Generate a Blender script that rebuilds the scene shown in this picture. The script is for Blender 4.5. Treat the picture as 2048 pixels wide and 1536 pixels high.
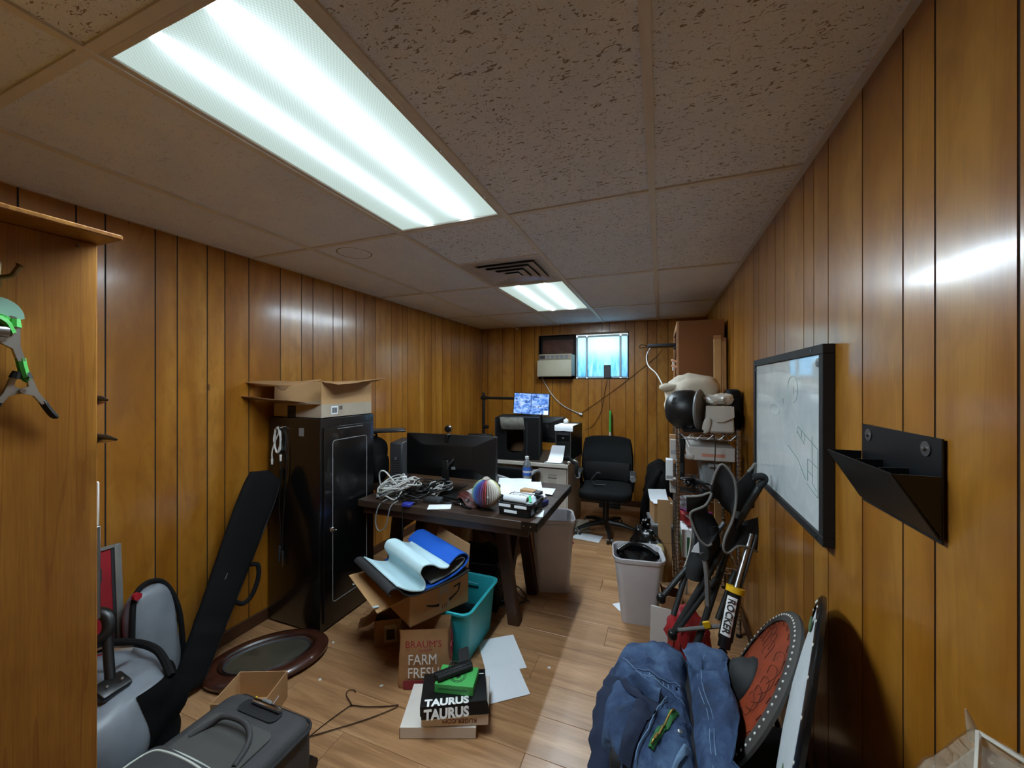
import bpy, bmesh, math, random
from mathutils import Vector, Matrix, Euler, noise
from math import sin, cos, pi, radians as R
random.seed(7)
SC = bpy.context.scene
for o in list(bpy.data.objects): bpy.data.objects.remove(o)
COL = SC.collection

# ---------------------------------------------------------------- camera, world, exposure
CAM_Z = 1.51
cd = bpy.data.cameras.new('camera'); cam = bpy.data.objects.new('camera', cd); COL.objects.link(cam)
cd.sensor_width = 36; cd.lens = 769 / 2048 * 36; cd.clip_start = .02
cam.location = (0, 0, CAM_Z); cam.rotation_euler = (pi / 2, 0, math.atan2(296, 769))
SC.camera = cam
w = bpy.data.worlds.new('daylight'); SC.world = w; w.use_nodes = True
w.node_tree.nodes['Background'].inputs[0].default_value = (.62, .84, 1, 1)
w.node_tree.nodes['Background'].inputs[1].default_value = 2.6
SC.view_settings.view_transform = 'Standard'; SC.view_settings.look = 'None'
SC.view_settings.gamma = 1; SC.view_settings.use_curve_mapping = False
SC.view_settings.exposure = 0.0
try:
    SC.cycles.use_denoising = True; SC.cycles.use_adaptive_sampling = True; SC.cycles.adaptive_threshold = .09
    SC.cycles.max_bounces = 5; SC.cycles.diffuse_bounces = 4; SC.cycles.glossy_bounces = 2; SC.cycles.transmission_bounces = 5
    SC.cycles.transparent_max_bounces = 6; SC.cycles.sample_clamp_indirect = 6; SC.cycles.caustics_reflective = False; SC.cycles.caustics_refractive = False
except Exception: pass
TUBE_CORE, PANEL_BASE = 300.0, .66          # what the fluorescent panels give off

# ---------------------------------------------------------------- helpers
def lin(c):
    return tuple(((v / 255) / 12.92 if v <= 10 else (((v / 255) + .055) / 1.055) ** 2.4) for v in c) + (1,)
class N:
    """tiny node-tree helper"""
    def __init__(s, m): s.nt = m.node_tree; s.b = s.nt.nodes['Principled BSDF']
    def new(s, t, **k):
        n = s.nt.nodes.new(t)
        for a, v in k.items(): setattr(n, a, v)
        return n
    def l(s, a, b): s.nt.links.new(a, b)
    def math(s, op, a, b=None, c=None):
        n = s.new('ShaderNodeMath', operation=op)
        for i, v in enumerate((a, b, c)):
            if v is None: continue
            if isinstance(v, (int, float)): n.inputs[i].default_value = v
            else: s.l(v, n.inputs[i])
        return n.outputs[0]
    def ramp(s, fac, stops):
        n = s.new('ShaderNodeValToRGB'); e = n.color_ramp.elements
        while len(e) < len(stops): e.new(.5)
        for i, (p, c) in enumerate(stops): e[i].position = p; e[i].color = c
        s.l(fac, n.inputs[0]); return n.outputs[0]
    def noise(s, vec, scale, detail=4, rough=.55, dist=0):
        n = s.new('ShaderNodeTexNoise'); n.inputs['Scale'].default_value = scale; n.inputs['Detail'].default_value = detail
        n.inputs['Roughness'].default_value = rough; n.inputs['Distortion'].default_value = dist
        if vec is not None: s.l(vec, n.inputs['Vector'])
        return n.outputs[0]
    def coords(s, scale=(1, 1, 1), rnd=True, rot=(0, 0, 0), which='Object'):
        tc = s.new('ShaderNodeTexCoord'); mp = s.new('ShaderNodeMapping')
        mp.inputs['Scale'].default_value = scale; mp.inputs['Rotation'].default_value = rot
        v = tc.outputs[which]
        if rnd:
            oi = s.new('ShaderNodeObjectInfo'); ad = s.new('ShaderNodeVectorMath', operation='ADD')
            ml = s.new('ShaderNodeVectorMath', operation='SCALE'); ml.inputs[0].default_value = (17.3, 9.1, 23.7)
            s.l(oi.outputs['Random'], ml.inputs['Scale']); s.l(v, ad.inputs[0]); s.l(ml.outputs[0], ad.inputs[1]); v = ad.outputs[0]
        s.l(v, mp.inputs[0]); return mp.outputs[0]
    def bump(s, h, strength=.3, dist=.002):
        n = s.new('ShaderNodeBump'); n.inputs['Strength'].default_value = strength; n.inputs['Distance'].default_value = dist
        s.l(h, n.inputs['Height']); s.l(n.outputs[0], s.b.inputs['Normal'])
    def mix(s, fac, a, b, mode='MIX'):
        n = s.new('ShaderNodeMix', data_type='RGBA', blend_type=mode)
        for i, v in ((0, fac), (6, a), (7, b)):
            if isinstance(v, (int, float, tuple)): n.inputs[i].default_value = v
            else: s.l(v, n.inputs[i])
        return n.outputs[2]
def newmat(name):
    m = bpy.data.materials.new(name); m.use_nodes = True; return m, N(m)
MATS = {}
def mat(name, col=(128, 128, 128), rough=.5, metal=0, var=.1, vs=8, bump=0, bs=80, spec=.5, coat=0, trans=0, emit=0, alpha=1, sheen=0):
    """plain procedural material: colour with a little large-scale variation and a fine relief"""
    if name in MATS: return MATS[name]
    m, n = newmat(name); c = lin(col)
    v = n.coords(rnd=True)
    f = n.noise(v, vs, 3)
    lo = tuple(x * (1 - var) for x in c[:3]) + (1,); hi = tuple(min(1, x * (1 + var)) for x in c[:3]) + (1,)
    n.l(n.ramp(f, [(.3, lo), (.7, hi)]), n.b.inputs['Base Color'])
    n.b.inputs['Roughness'].default_value = rough; n.b.inputs['Metallic'].default_value = metal
    n.b.inputs['Specular IOR Level'].default_value = spec; n.b.inputs['Coat Weight'].default_value = coat
    n.b.inputs['Transmission Weight'].default_value = trans; n.b.inputs['Alpha'].default_value = alpha
    n.b.inputs['Sheen Weight'].default_value = sheen
    if emit: n.b.inputs['Emission Color'].default_value = c; n.b.inputs['Emission Strength'].default_value = emit
    if bump: n.bump(n.noise(v, bs, 5), bump, .004)
    MATS[name] = m; return m

class M:
    """mesh builder: collects shapes, build() links them as ONE mesh object"""
    def __init__(s): s.bm = bmesh.new()
    def _tr(s, vs, mx):
        if mx is not None: bmesh.ops.transform(s.bm, matrix=mx, verts=vs)
    def box(s, c, d, rot=None, bev=0, seg=1):
        r = bmesh.ops.create_cube(s.bm, size=1); vs = r['verts']
        bmesh.ops.scale(s.bm, vec=d, verts=vs)
        if bev:
            es = list({e for v in vs for e in v.link_edges})
            g = bmesh.ops.bevel(s.bm, geom=es, offset=min(bev, min(d) * .49), segments=seg, profile=.5, affect='EDGES')
            vs = list({v for f in g['faces'] for v in f.verts} | {v for v in vs if v.is_valid})
        mx = Matrix.Translation(c)
        if rot is not None: mx = mx @ (rot.to_4x4() if isinstance(rot, Matrix) else Euler(rot).to_matrix().to_4x4())
        s._tr(vs, mx); return s
    def b2(s, p0, p1, bev=0, seg=1):
        return s.box([(a + b) / 2 for a, b in zip(p0, p1)], [abs(b - a) for a, b in zip(p0, p1)], None, bev, seg)
    def rings(s, rs, caps=(True, True), loop=True, closed=False):
        rv = [[s.bm.verts.new(p) for p in r] for r in rs]; n = len(rv[0])
        m = len(rv)
        for i in range(m if closed else m - 1):
            a, b = rv[i], rv[(i + 1) % m]
            for j in range(n if loop else n - 1):
                k = (j + 1) % n
                try: s.bm.faces.new((a[j], a[k], b[k], b[j]))
                except ValueError: pass
        if loop and not closed:
            if caps[0] and n > 2: s.bm.faces.new(list(reversed(rv[0])))
            if caps[1] and n > 2: s.bm.faces.new(rv[-1])
        return s
    def tube(s, pts, r, seg=8, closed=False, caps=(True, True)):
        P = [Vector(p) for p in pts]; n = len(P); rr = r if isinstance(r, (list, tuple)) else [r] * n
        T = []
        for i in range(n):
            a = P[(i - 1) % n] if (closed or i > 0) else P[i]; b = P[(i + 1) % n] if (closed or i < n - 1) else P[i]
            t = (b - a); T.append(t.normalized() if t.length > 1e-9 else Vector((0, 0, 1)))
        u = T[0].orthogonal().normalized(); out = []
        for i in range(n):
            u = (u - T[i] * u.dot(T[i])); u = u.normalized() if u.length > 1e-6 else T[i].orthogonal().normalized()
            v = T[i].cross(u)
            out.append([P[i] + (u * cos(2 * pi * k / seg) + v * sin(2 * pi * k / seg)) * rr[i] for k in range(seg)])
        return s.rings(out, caps=caps, closed=closed)
    def cyl(s, p0, p1, r0, r1=None, seg=16, caps=(True, True)):
        return s.tube([p0, p1], [r0, r0 if r1 is None else r1], seg, caps=caps)
    def lathe(s, prof, seg=24, mx=None, caps=(True, True)):
        rs = [[Vector((r * cos(2 * pi * k / seg), r * sin(2 * pi * k / seg), z)) for k in range(seg)] for r, z in prof]
        if mx is not None: rs = [[mx @ p for p in r] for r in rs]
        return s.rings(rs, caps)
    def prism(s, poly, z0, z1, mx=None):
        a = [Vector((p[0], p[1], z0)) for p in poly]; b = [Vector((p[0], p[1], z1)) for p in poly]
        if mx is not None: a = [mx @ p for p in a]; b = [mx @ p for p in b]
        return s.rings([a, b])
    def poly(s, pts):
        s.bm.faces.new([s.bm.verts.new(p) for p in pts]); return s
    def grid(s, fn, nu, nv, th=0, wrap=False):
        """surface fn(u,v) for u,v in 0..1; th > 0 gives it thickness"""
        g = [[Vector(fn(i / (nu - (0 if wrap else 1)), j / (nv - 1))) for j in range(nv)] for i in range(nu)]
        V = [[s.bm.verts.new(p) for p in r] for r in g]
        fs = []
        for i in range(nu if wrap else nu - 1):
            for j in range(nv - 1):
                k = (i + 1) % nu
                fs.append(s.bm.faces.new((V[i][j], V[k][j], V[k][j + 1], V[i][j + 1])))
        if th:
            def nrm(i, j):
                a_, b_ = (max(0, i - 1), min(nu - 1, i + 1)) if not wrap else ((i - 1) % nu, (i + 1) % nu)
                du = g[b_][j] - g[a_][j]; dv = g[i][min(nv - 1, j + 1)] - g[i][max(0, j - 1)]; q = du.cross(dv)
                return q.normalized() if q.length > 1e-9 else Vector((0, 0, 1))
            W_ = [[s.bm.verts.new(g[i][j] - nrm(i, j) * th) for j in range(nv)] for i in range(nu)]
            for i in range(nu if wrap else nu - 1):
                k = (i + 1) % nu
                for j in range(nv - 1): s.bm.faces.new((W_[i][j + 1], W_[k][j + 1], W_[k][j], W_[i][j]))
                for j in (0, nv - 1): s.bm.faces.new((V[i][j], V[k][j], W_[k][j], W_[i][j]))
            if not wrap:
                for i in (0, nu - 1):
                    for j in range(nv - 1): s.bm.faces.new((V[i][j], V[i][j + 1], W_[i][j + 1], W_[i][j]))
        return s
    def blob(s, c, r, e=(.7, .7), nu=28, nv=16, amp=0, fr=4, seed=0, mx=None, ridge=0, rfr=5, part=None, off=0):
        """soft superellipsoid with noise bulges and optional creases"""
        def pw(v, k): return math.copysign(abs(v) ** k, v)
        rs = []
        for i in range(nv + 1):
            ph = -pi / 2 + pi * i / nv; ring = []
            for j in range(nu):
                th = 2 * pi * j / nu
                p = Vector((r[0] * pw(cos(ph), e[0]) * pw(cos(th), e[1]), r[1] * pw(cos(ph), e[0]) * pw(sin(th), e[1]), r[2] * pw(sin(ph), e[0])))
                d = 0
                q = p * fr + Vector((seed * 3.1, seed * 1.7, seed * .9))
                if amp: d += amp * noise.noise(q)
                if ridge: d -= ridge * (1 - abs(noise.noise(p * rfr + Vector((seed, 5.2, 1)))) * 2.2)
                if p.length > 1e-6: p += p.normalized() * (d + off)
                if mx is not None: p = mx @ p
                ring.append(p + Vector(c))
            rs.append(ring)
        if part:   # only a patch of the hull, as an open sheet
            i0, i1, j0, j1 = part
            return s.rings([[r_[j % nu] for j in range(j0, j1)] for r_ in rs[i0:i1]], loop=False)
        return s.rings(rs[1:-1])
    def build(s, name, m, parent=None, angle=40, label=None, loc=None, rot=None):
        bm = s.bm; bmesh.ops.remove_doubles(bm, verts=bm.verts, dist=1e-6)
        bmesh.ops.recalc_face_normals(bm, faces=bm.faces)
        me = bpy.data.meshes.new(name); bm.to_mesh(me); bm.free()
        if angle:
            me.polygons.foreach_set('use_smooth', [True] * len(me.polygons))
            try: me.set_sharp_from_angle(angle=R(angle))
            except Exception: pass
        me.materials.append(m if not isinstance(m, str) else MATS[m])
        o = bpy.data.objects.new(name, me); COL.objects.link(o)
        if parent is not None: o.parent = parent
        if loc is not None: o.location = loc
        if rot is not None: o.rotation_euler = rot
        if label: o['label'] = label
        return o
def tag(o, label, cat, group=None, kind=None):
    o['label'] = label; o['category'] = cat
    if group: o['group'] = group
    if kind: o['kind'] = kind
    return o
def thing(name, label, cat, loc=(0, 0, 0), rz=0, group=None, rot=None):
    o = bpy.data.objects.new(name, None); COL.objects.link(o); o.empty_display_size = .05
    o.location = loc; o.rotation_euler = rot if rot else (0, 0, rz)
    return tag(o, label, cat, group)
def struct(o): o['kind'] = 'structure'; return o
def rrect(w, d, r, n=4, cx=0, cy=0):
    pts = []
    for q, (sx, sy) in enumerate(((1, 1), (-1, 1), (-1, -1), (1, -1))):
        for k in range(n + 1):
            a = (q + k / n) * pi / 2
            pts.append((cx + sx * (w / 2 - r) + r * cos(a), cy + sy * (d / 2 - r) + r * sin(a)))
    return pts
def spline(pts, n=8, closed=False):
    """Catmull-Rom through pts"""
    P = [Vector(p) for p in pts]; m = len(P); out = []
    for i in range(m if closed else m - 1):
        g = lambda k: P[k % m] if closed else P[max(0, min(m - 1, k))]
        a, b, c, d = g(i - 1), g(i), g(i + 1), g(i + 2)
        for k in range(n):
            t = k / n
            out.append(.5 * ((2 * b) + (c - a) * t + (2 * a - 5 * b + 4 * c - d) * t * t + (3 * b - a - 3 * c + d) * t ** 3))
    if not closed: out.append(P[-1])
    return out
def text(s, size, m, parent, mx, name='lettering', ext=.0004, bold=0, sx=1, sp=1):
    c = bpy.data.curves.new('t', 'FONT'); c.body = s; c.size = size; c.extrude = ext; c.align_x = 'CENTER'; c.align_y = 'CENTER'
    c.offset = bold; c.space_character = sp; c.resolution_u = 3
    t = bpy.data.objects.new('t', c); me = bpy.data.meshes.new_from_object(t)
    bpy.data.objects.remove(t)
    me.transform(mx @ Matrix.Diagonal((sx, 1, 1, 1))); me.materials.clear(); me.materials.append(MATS[m])
    o = bpy.data.objects.new(name, me); COL.objects.link(o); o.parent = parent; return o
def basis(o, x, y):
    """matrix with local x,y directions given, origin o"""
    x = Vector(x).normalized(); y = Vector(y); z = x.cross(y).normalized(); y = z.cross(x)
    return Matrix(((x.x, y.x, z.x, o[0]), (x.y, y.y, z.y, o[1]), (x.z, y.z, z.z, o[2]), (0, 0, 0, 1)))
def wob(p, fr, seed=0): return noise.noise(Vector(p) * fr + Vector((seed * 7.7, seed * 3.3, seed)))
# ---------------------------------------------------------------- materials of the shell
def wood_panel(name, dark, midc, light, rough=.3, scale=(5, 5, .55), coat=1.0, grain=.2):
    m, n = newmat(name); v = n.coords(scale)
    big = n.noise(v, 1.1, 2, .5, .6)
    fine = n.noise(n.coords((60, 60, 2.2)), 4, 2, .6)
    c = n.ramp(big, [(.25, lin(dark)), (.5, lin(midc)), (.78, lin(light))])
    mot = n.noise(n.coords((7, 7, 3.2)), 2.2, 2, .6, .5)
    c = n.mix(n.math('MULTIPLY', n.ramp(mot, [(.42, (0, 0, 0, 1)), (.68, (1, 1, 1, 1))]), .45), c, lin(dark))
    ringv = n.math('ABSOLUTE', n.math('SUBTRACT', n.math('FRACT', n.math('MULTIPLY', big, 9.0)), .5))
    c = n.mix(n.math('MULTIPLY', n.math('LESS_THAN', ringv, .06), grain), c, lin(dark))
    c = n.mix(n.math('MULTIPLY', fine, grain), c, lin(tuple(x * .62 for x in dark)))
    # knots: rare dark specks
    vo = n.new('ShaderNodeTexVoronoi'); vo.inputs['Scale'].default_value = 1.6; n.l(n.coords((2.6, 2.6, 1)), vo.inputs['Vector'])
    c = n.mix(n.math('MULTIPLY', n.math('LESS_THAN', vo.outputs['Distance'], .03), .7), c, lin((70, 40, 16)))
    oi = n.new('ShaderNodeObjectInfo'); hsv = n.new('ShaderNodeHueSaturation')
    n.l(n.math('ADD', n.math('MULTIPLY', oi.outputs['Random'], .12), .94), hsv.inputs['Value']); n.l(c, hsv.inputs['Color'])
    n.l(hsv.outputs[0], n.b.inputs['Base Color'])
    n.b.inputs['Roughness'].default_value = rough
    n.b.inputs['Coat Weight'].default_value = coat; n.b.inputs['Coat Roughness'].default_value = .15; n.b.inputs['Coat IOR'].default_value = 1.6
    n.bump(n.math('ADD', fine, n.math('MULTIPLY', big, 2.5)), .06, .004)
    MATS[name] = m; return m
wood_panel('panelling', (134, 80, 18), (166, 108, 32), (190, 136, 58), coat=.45)
wood_panel('fir_door', (138, 82, 24), (178, 120, 44), (196, 140, 60), rough=.38, scale=(14, 14, .35), coat=.15, grain=.6)
mat('groove', (22, 13, 6), .8)
def ceiling_mat(name, amount):
    m, n = newmat(name)
    ms = n.noise(n.coords((1, 1, 1)), 5, 3)
    base = n.ramp(ms, [(.3, lin((222, 231, 247))), (.7, lin((232, 239, 251)))])
    a = n.noise(n.coords((42, 105, 1), rot=(0, 0, .25)), 1, 1, .5, 1.4)
    b = n.noise(n.coords((70, 130, 1), rot=(0, 0, -.5)), 1, 1, .5, .8)
    f = n.math('MAXIMUM', n.math('GREATER_THAN', a, .665), n.math('GREATER_THAN', b, .70))
    fine = n.noise(n.coords((1, 1, 1)), 300, 1)
    c = n.mix(n.math('MULTIPLY', f, amount), base, lin((112, 96, 86)))
    c = n.mix(n.math('MULTIPLY', n.math('GREATER_THAN', fine, .58), .16 * amount + .04), c, lin((150, 136, 126)))
    n.l(c, n.b.inputs['Base Color']); n.b.inputs['Roughness'].default_value = .9
    n.bump(n.math('SUBTRACT', n.math('MULTIPLY', fine, .5), n.math('MULTIPLY', f, amount)), .5, .003)
    MATS[name] = m
ceiling_mat('tile_fissured', .85); ceiling_mat('tile_plain', .22)
mat('tee_metal', (214, 212, 208), .45, .0, .05)
def floor_mat():
    m, n = newmat('laminate')
    v = n.coords((1.1, 16, 1)); big = n.noise(v, 1.4, 4, .6, .8); fine = n.noise(n.coords((3, 90, 1)), 2.4, 2, .65)
    c = n.ramp(big, [(.25, lin((130, 92, 58))), (.5, lin((166, 124, 86))), (.75, lin((188, 147, 106)))])
    c = n.mix(n.math('MULTIPLY', n.math('GREATER_THAN', fine, .60), .32), c, lin((120, 80, 46)))
    oi = n.new('ShaderNodeObjectInfo'); hsv = n.new('ShaderNodeHueSaturation')
    n.l(n.math('ADD', n.math('MULTIPLY', oi.outputs['Random'], .14), .93), hsv.inputs['Value']); n.l(c, hsv.inputs['Color'])
    n.l(hsv.outputs[0], n.b.inputs['Base Color']); n.b.inputs['Roughness'].default_value = .34
    n.bump(fine, .06, .002); MATS['laminate'] = m
floor_mat()

XL, XR, YB, YF, ZC = -2.36, .495, 4.95, -1.6, 2.285
# floor: one slab and its planks
fl = struct(M().b2((XL - .05, YF - .05, -.08), (XR + .05, YB + .05, -.012)).build('floor', 'groove'))
y = YF; row = 0
while y < YB:
    x = XL - ((row * 437) % 1200) / 1000
    while x < XR:
        a, b = max(x, XL), min(x + 1.2, XR)
        if b - a > .02:
            M().b2((a + .0006, y + .0006, -.012), (b - .0006, min(y + .193, YB) - .0006, 0), bev=.0012).build('plank', 'laminate', fl, 0)
        x += 1.2
    y += .193; row += 1
# walls: dark backing and one board per panel strip
def boards(wall, cuts, make):
    for a, b in zip(cuts[:-1], cuts[1:]): make(a, b, wall)
GL = [-1.6, -1.45, -1.24, -1.03, -.93, -.73, -.58, -.38, -.28, -.08, .07, .17, .37, .52, .714, .876, .97, 1.156, 1.25, 1.393, 1.486, 1.626, 1.836, 1.997, 2.094, 2.278, 2.373, 2.519, 2.612, 2.755, 2.967, 3.132, 3.22, 3.418, 3.51, 3.646, 3.737, 3.876, 4.083, 4.283, 4.416, 4.585, 4.78, 4.95]
wl = struct(M().b2((XL - .05, YF, 0), (XL - .0016, YB + .06, ZC + .05)).build('wall_left', 'groove'))
boards(wl, GL, lambda a, b, p: M().b2((XL - .012, a + .003, 0), (XL, b - .003, ZC)).build('board', 'panelling', p, 0))
GR = [-1.6, -1.4, -1.2, -1.05, -.85, -.7, -.5, -.35, -.15, 0, .2, .33, .53, .65, .80, .985, 1.09, 1.27, 1.49, 1.612, 1.71, 1.951, 2.087, 2.236, 2.4, 2.528, 2.789, 2.952, 3.155, 3.415, 3.641, 3.80, 4.0, 4.12, 4.33, 4.48, 4.70, 4.95]
wr = struct(M().b2((XR + .0016, YF, 0), (XR + .05, YB + .06, ZC + .05)).build('wall_right', 'groove'))
boards(wr, GR, lambda a, b, p: M().b2((XR, a + .003, 0), (XR + .012, b - .003, ZC)).build('board', 'panelling', p, 0))
GB = [XL, -2.271, -2.05, -1.872, -1.77, -1.578, -1.48, -1.329, -1.228, -1.082, -.856, -.687, -.589, -.396, -.291, -.141, -.034, .09, .2, .33, XR]
WX0, WX1, WZ0, WZ1 = -1.51, -.37, 1.585, 2.155
bk = M(); bk.b2((XL - .03, YB + .0016, 0), (XR + .03, YB + .06, WZ0)); bk.b2((XL - .03, YB + .0016, WZ1), (XR + .03, YB + .06, ZC + .05))
bk.b2((XL - .03, YB + .0016, WZ0), (WX0, YB + .06, WZ1)); bk.b2((WX1, YB + .0016, WZ0), (XR + .03, YB + .06, WZ1))
wb = struct(bk.build('wall_back', 'groove'))
def back_board(a, b, p):
    a += .003; b -= .003; y0, y1 = YB, YB + .012; g = M()
    if b <= WX0 or a >= WX1: g.b2((a, y0, 0), (b, y1, ZC))
    else:
        g.b2((a, y0, 0), (b, y1, WZ0 - .004)); g.b2((a, y0, WZ1 + .004), (b, y1, ZC))
        if a < WX0: g.b2((a, y0, WZ0 - .004), (WX0, y1, WZ1 + .004))
        if b > WX1: g.b2((WX1, y0, WZ0 - .004), (b, y1, WZ1 + .004))
    g.build('board', 'panelling', p, 0)
boards(wb, GB, back_board)
wf = struct(M().b2((XL, YF - .05, 0), (XR, YF - .0016, ZC + .05)).build('wall_front', 'groove'))
boards(wf, [XL, -2.2, -2.0, -1.78, -1.65, -1.4, -1.2, -1.0, -.88, -.65, -.45, -.3, -.1, .05, .25, XR], lambda a, b, p: M().b2((a + .003, YF - .012, 0), (b - .003, YF, ZC)).build('board', 'panelling', p, 0))
mat('brown_skirting', (70, 42, 24), .5, var=.2)
struct(M().b2((XL, YF, 0), (XL + .012, YB, .075), bev=.003).build('baseboard_left', 'brown_skirting'))
struct(M().b2((XR - .012, YF, 0), (XR, YB, .075), bev=.003).build('baseboard_right', 'brown_skirting'))
struct(M().b2((XL + .012, YB - .012, 0), (XR - .012, YB, .075), bev=.003).build('baseboard_back', 'brown_skirting'))

# ceiling: slab, hung tiles, tee grid
ce = struct(M().b2((XL - .05, YF - .05, ZC + .06), (XR + .05, YB + .05, ZC + .10)).build('ceiling', 'groove'))
TX = [XL, -1.87, -1.245, -.66, -.03, XR]; TY = [YF, -.68, .48, 1.645, 2.81, 3.97, YB]
def tile(x0, x1, y0, y1, m, sag=0):
    g = M(); n = 5
    if not sag: g.b2((x0, y0, ZC + .004), (x1, y1, ZC + .018))
    else:
        g.grid(lambda u, v: (x0 + (x1 - x0) * u, y0 + (y1 - y0) * v, ZC + .004 - sag * sin(pi * u) * sin(pi * v)), 7, 7, -.014)
    g.build('ceiling_tile', m, ce, 30)
for i in range(5):
    for j in range(6):
        cells = [(TY[j], TY[j + 1])]
        if i == 2 and j in (2, 4): continue
        if i == 2 and j == 3: cells = [(TY[3], 2.215)]
        for a, b in cells:
            tile(TX[i] + .004, TX[i + 1] - .004, a + .004, b - .004, 'tile_plain' if (i < 2 or (i > 2 and j >= 4)) else 'tile_fissured', sag=.006 if (i + j) % 3 == 0 else 0)
for x in TX[1:-1]:
    g = M(); g.b2((x - .0125, YF, ZC - .004), (x + .0125, YB, ZC + .004)); g.b2((x - .002, YF, ZC + .004), (x + .002, YB, ZC + .04)); g.build('grid_runner', 'tee_metal', ce, 0)
for x, s in ((XL, 1), (XR, -1)):
    M().b2((x, YF, ZC), (x + s * .022, YB, ZC + .004)).build('wall_angle', 'tee_metal', ce, 0)
M().b2((XL + .022, YB - .022, ZC), (XR - .022, YB, ZC + .004)).build('wall_angle', 'tee_metal', ce, 0)
for j, yy in enumerate(TY[1:-1]):
    for i in range(5):
        M().b2((TX[i] + (.012 if i else .022), yy - .0115, ZC - .003), (TX[i + 1] - (.012 if i < 4 else .022), yy + .012, ZC + .0045)).build('cross_tee', 'tee_metal', ce, 0)
M().b2((-1.233, 2.203, ZC + .0005), (-.672, 2.227, ZC + .0045)).build('cross_tee', 'tee_metal', ce, 0)
# round water stains the photo shows on two plain tiles: thin rings of discolour in the paint of the tile
mat('water_stain', (150, 136, 120), .9)
for sx, sy, r in ((-1.70, 1.80, .10), (-1.97, 2.70, .065)):
    pts = [(sx + (r + .012 * wob((cos(a), sin(a), 0), 1.5, r * 30)) * cos(a), sy + r * sin(a), ZC + .0037) for a in [k * 2 * pi / 40 for k in range(40)]]
    g = M()
    for k in range(40):
        p, q = pts[k], pts[(k + 1) % 40]; c = (sx, sy); f = .93
        g.poly([p, q, (c[0] + (q[0] - c[0]) * f, c[1] + (q[1] - c[1]) * f, q[2]), (c[0] + (p[0] - c[0]) * f, c[1] + (p[1] - c[1]) * f, p[2])])
    g.build('water_ring', 'water_stain', ce, 0)

# ---------------------------------------------------------------- fluorescent fixtures
def diffuser_mat():
    m, n = newmat('prismatic_lens'); tc = n.new('ShaderNodeTexCoord'); sp = n.new('ShaderNodeSeparateXYZ'); n.l(tc.outputs['Object'], sp.inputs[0])
    x, y = sp.outputs[0], sp.outputs[1]
    def bell(c, s, k):
        d = n.math('DIVIDE', n.math('SUBTRACT', x, c), s)
        return n.math('MULTIPLY', n.math('POWER', 2.71828, n.math('MULTIPLY', n.math('MULTIPLY', d, d), -1)), k)
    tubes = n.math('ADD', bell(.105, .016, 1.0), n.math('ADD', bell(-.10, .012, .45), bell(-.10, .032, .0015)))
    halo = n.math('ADD', n.math('ADD', bell(.105, .085, .0013), bell(.105, .048, .0045)), n.math('ADD', bell(-.10, .075, .0009), bell(-.10, .040, .0030)))
    ends = n.math('SUBTRACT', 1, n.math('POWER', n.math('MINIMUM', n.math('DIVIDE', n.math('ABSOLUTE', y), .552), 1), 9))
    st = n.math('MULTIPLY', n.math('MULTIPLY', n.math('ADD', tubes, halo), ends), TUBE_CORE)
    # little pyramids of the lens
    px = n.math('SINE', n.math('MULTIPLY', x, 2 * pi / .0095)); py = n.math('SINE', n.math('MULTIPLY', y, 2 * pi / .0095))
    tex = n.math('ADD', n.math('MULTIPLY', n.math('MULTIPLY', px, py), .14), 1)
    em = n.new('ShaderNodeEmission'); em.inputs[0].default_value = (.81, .98, 1.10, 1); n.l(n.math('MULTIPLY', st, tex), em.inputs[1])
    e2 = n.new('ShaderNodeEmission'); e2.inputs[0].default_value = (.80, 1, .93, 1); n.l(n.math('MULTIPLY', tex, PANEL_BASE), e2.inputs[1])
    ad = n.new('ShaderNodeAddShader'); n.l(em.outputs[0], ad.inputs[0]); n.l(e2.outputs[0], ad.inputs[1])
    out = n.nt.nodes['Material Output']; n.l(ad.outputs[0], out.inputs[0]); MATS['prismatic_lens'] = m
diffuser_mat()
mat('fixture_white', (205, 200, 192), .4, var=.04)
def fixture(label, y0, y1):
    cx, cy = (TX[2] + TX[3]) / 2, (y0 + y1) / 2; hx, hy = (TX[3] - TX[2]) / 2 - .013, (y1 - y0) / 2 - .013
    t = thing('ceiling_light', label, 'ceiling light', (cx, cy, ZC), group='fluorescent panels in the ceiling grid')
    g = M()
    for s in (-1, 1):
        g.box((s * (hx - .009), 0, .002), (.018, 2 * hy, .008), bev=.002); g.box((0, s * (hy - .009), .002), (2 * hx - .036, .018, .008), bev=.002)
    g.build('frame', 'fixture_white', t)
    g = M(); g.b2((-hx, -hy, .054), (hx, hy, .058))
    for s in (-1, 1): g.box((s * hx, 0, .03), (.003, 2 * hy, .05)); g.box((0, s * hy, .03), (2 * hx, .003, .05))
    g.build('housing', 'fixture_white', t)
    M().grid(lambda u, v: (-hx + .017 + (2 * hx - .034) * u, -hy + .017 + (2 * hy - .034) * v, .004 - .006 * sin(pi * u) * sin(pi * v)), 9, 17).build('diffuser', 'prismatic_lens', t)
    for q in (-.5, .1, .7):
        M().box((hx - .004, q * hy, -.003), (.006, .03, .005), bev=.001).build('latch', 'tee_metal', t)
fixture('large fluorescent panel almost overhead, nearest the camera', TY[2], TY[3])
fixture('smaller-looking fluorescent panel beyond the ceiling air vent', TY[4], TY[5])
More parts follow.
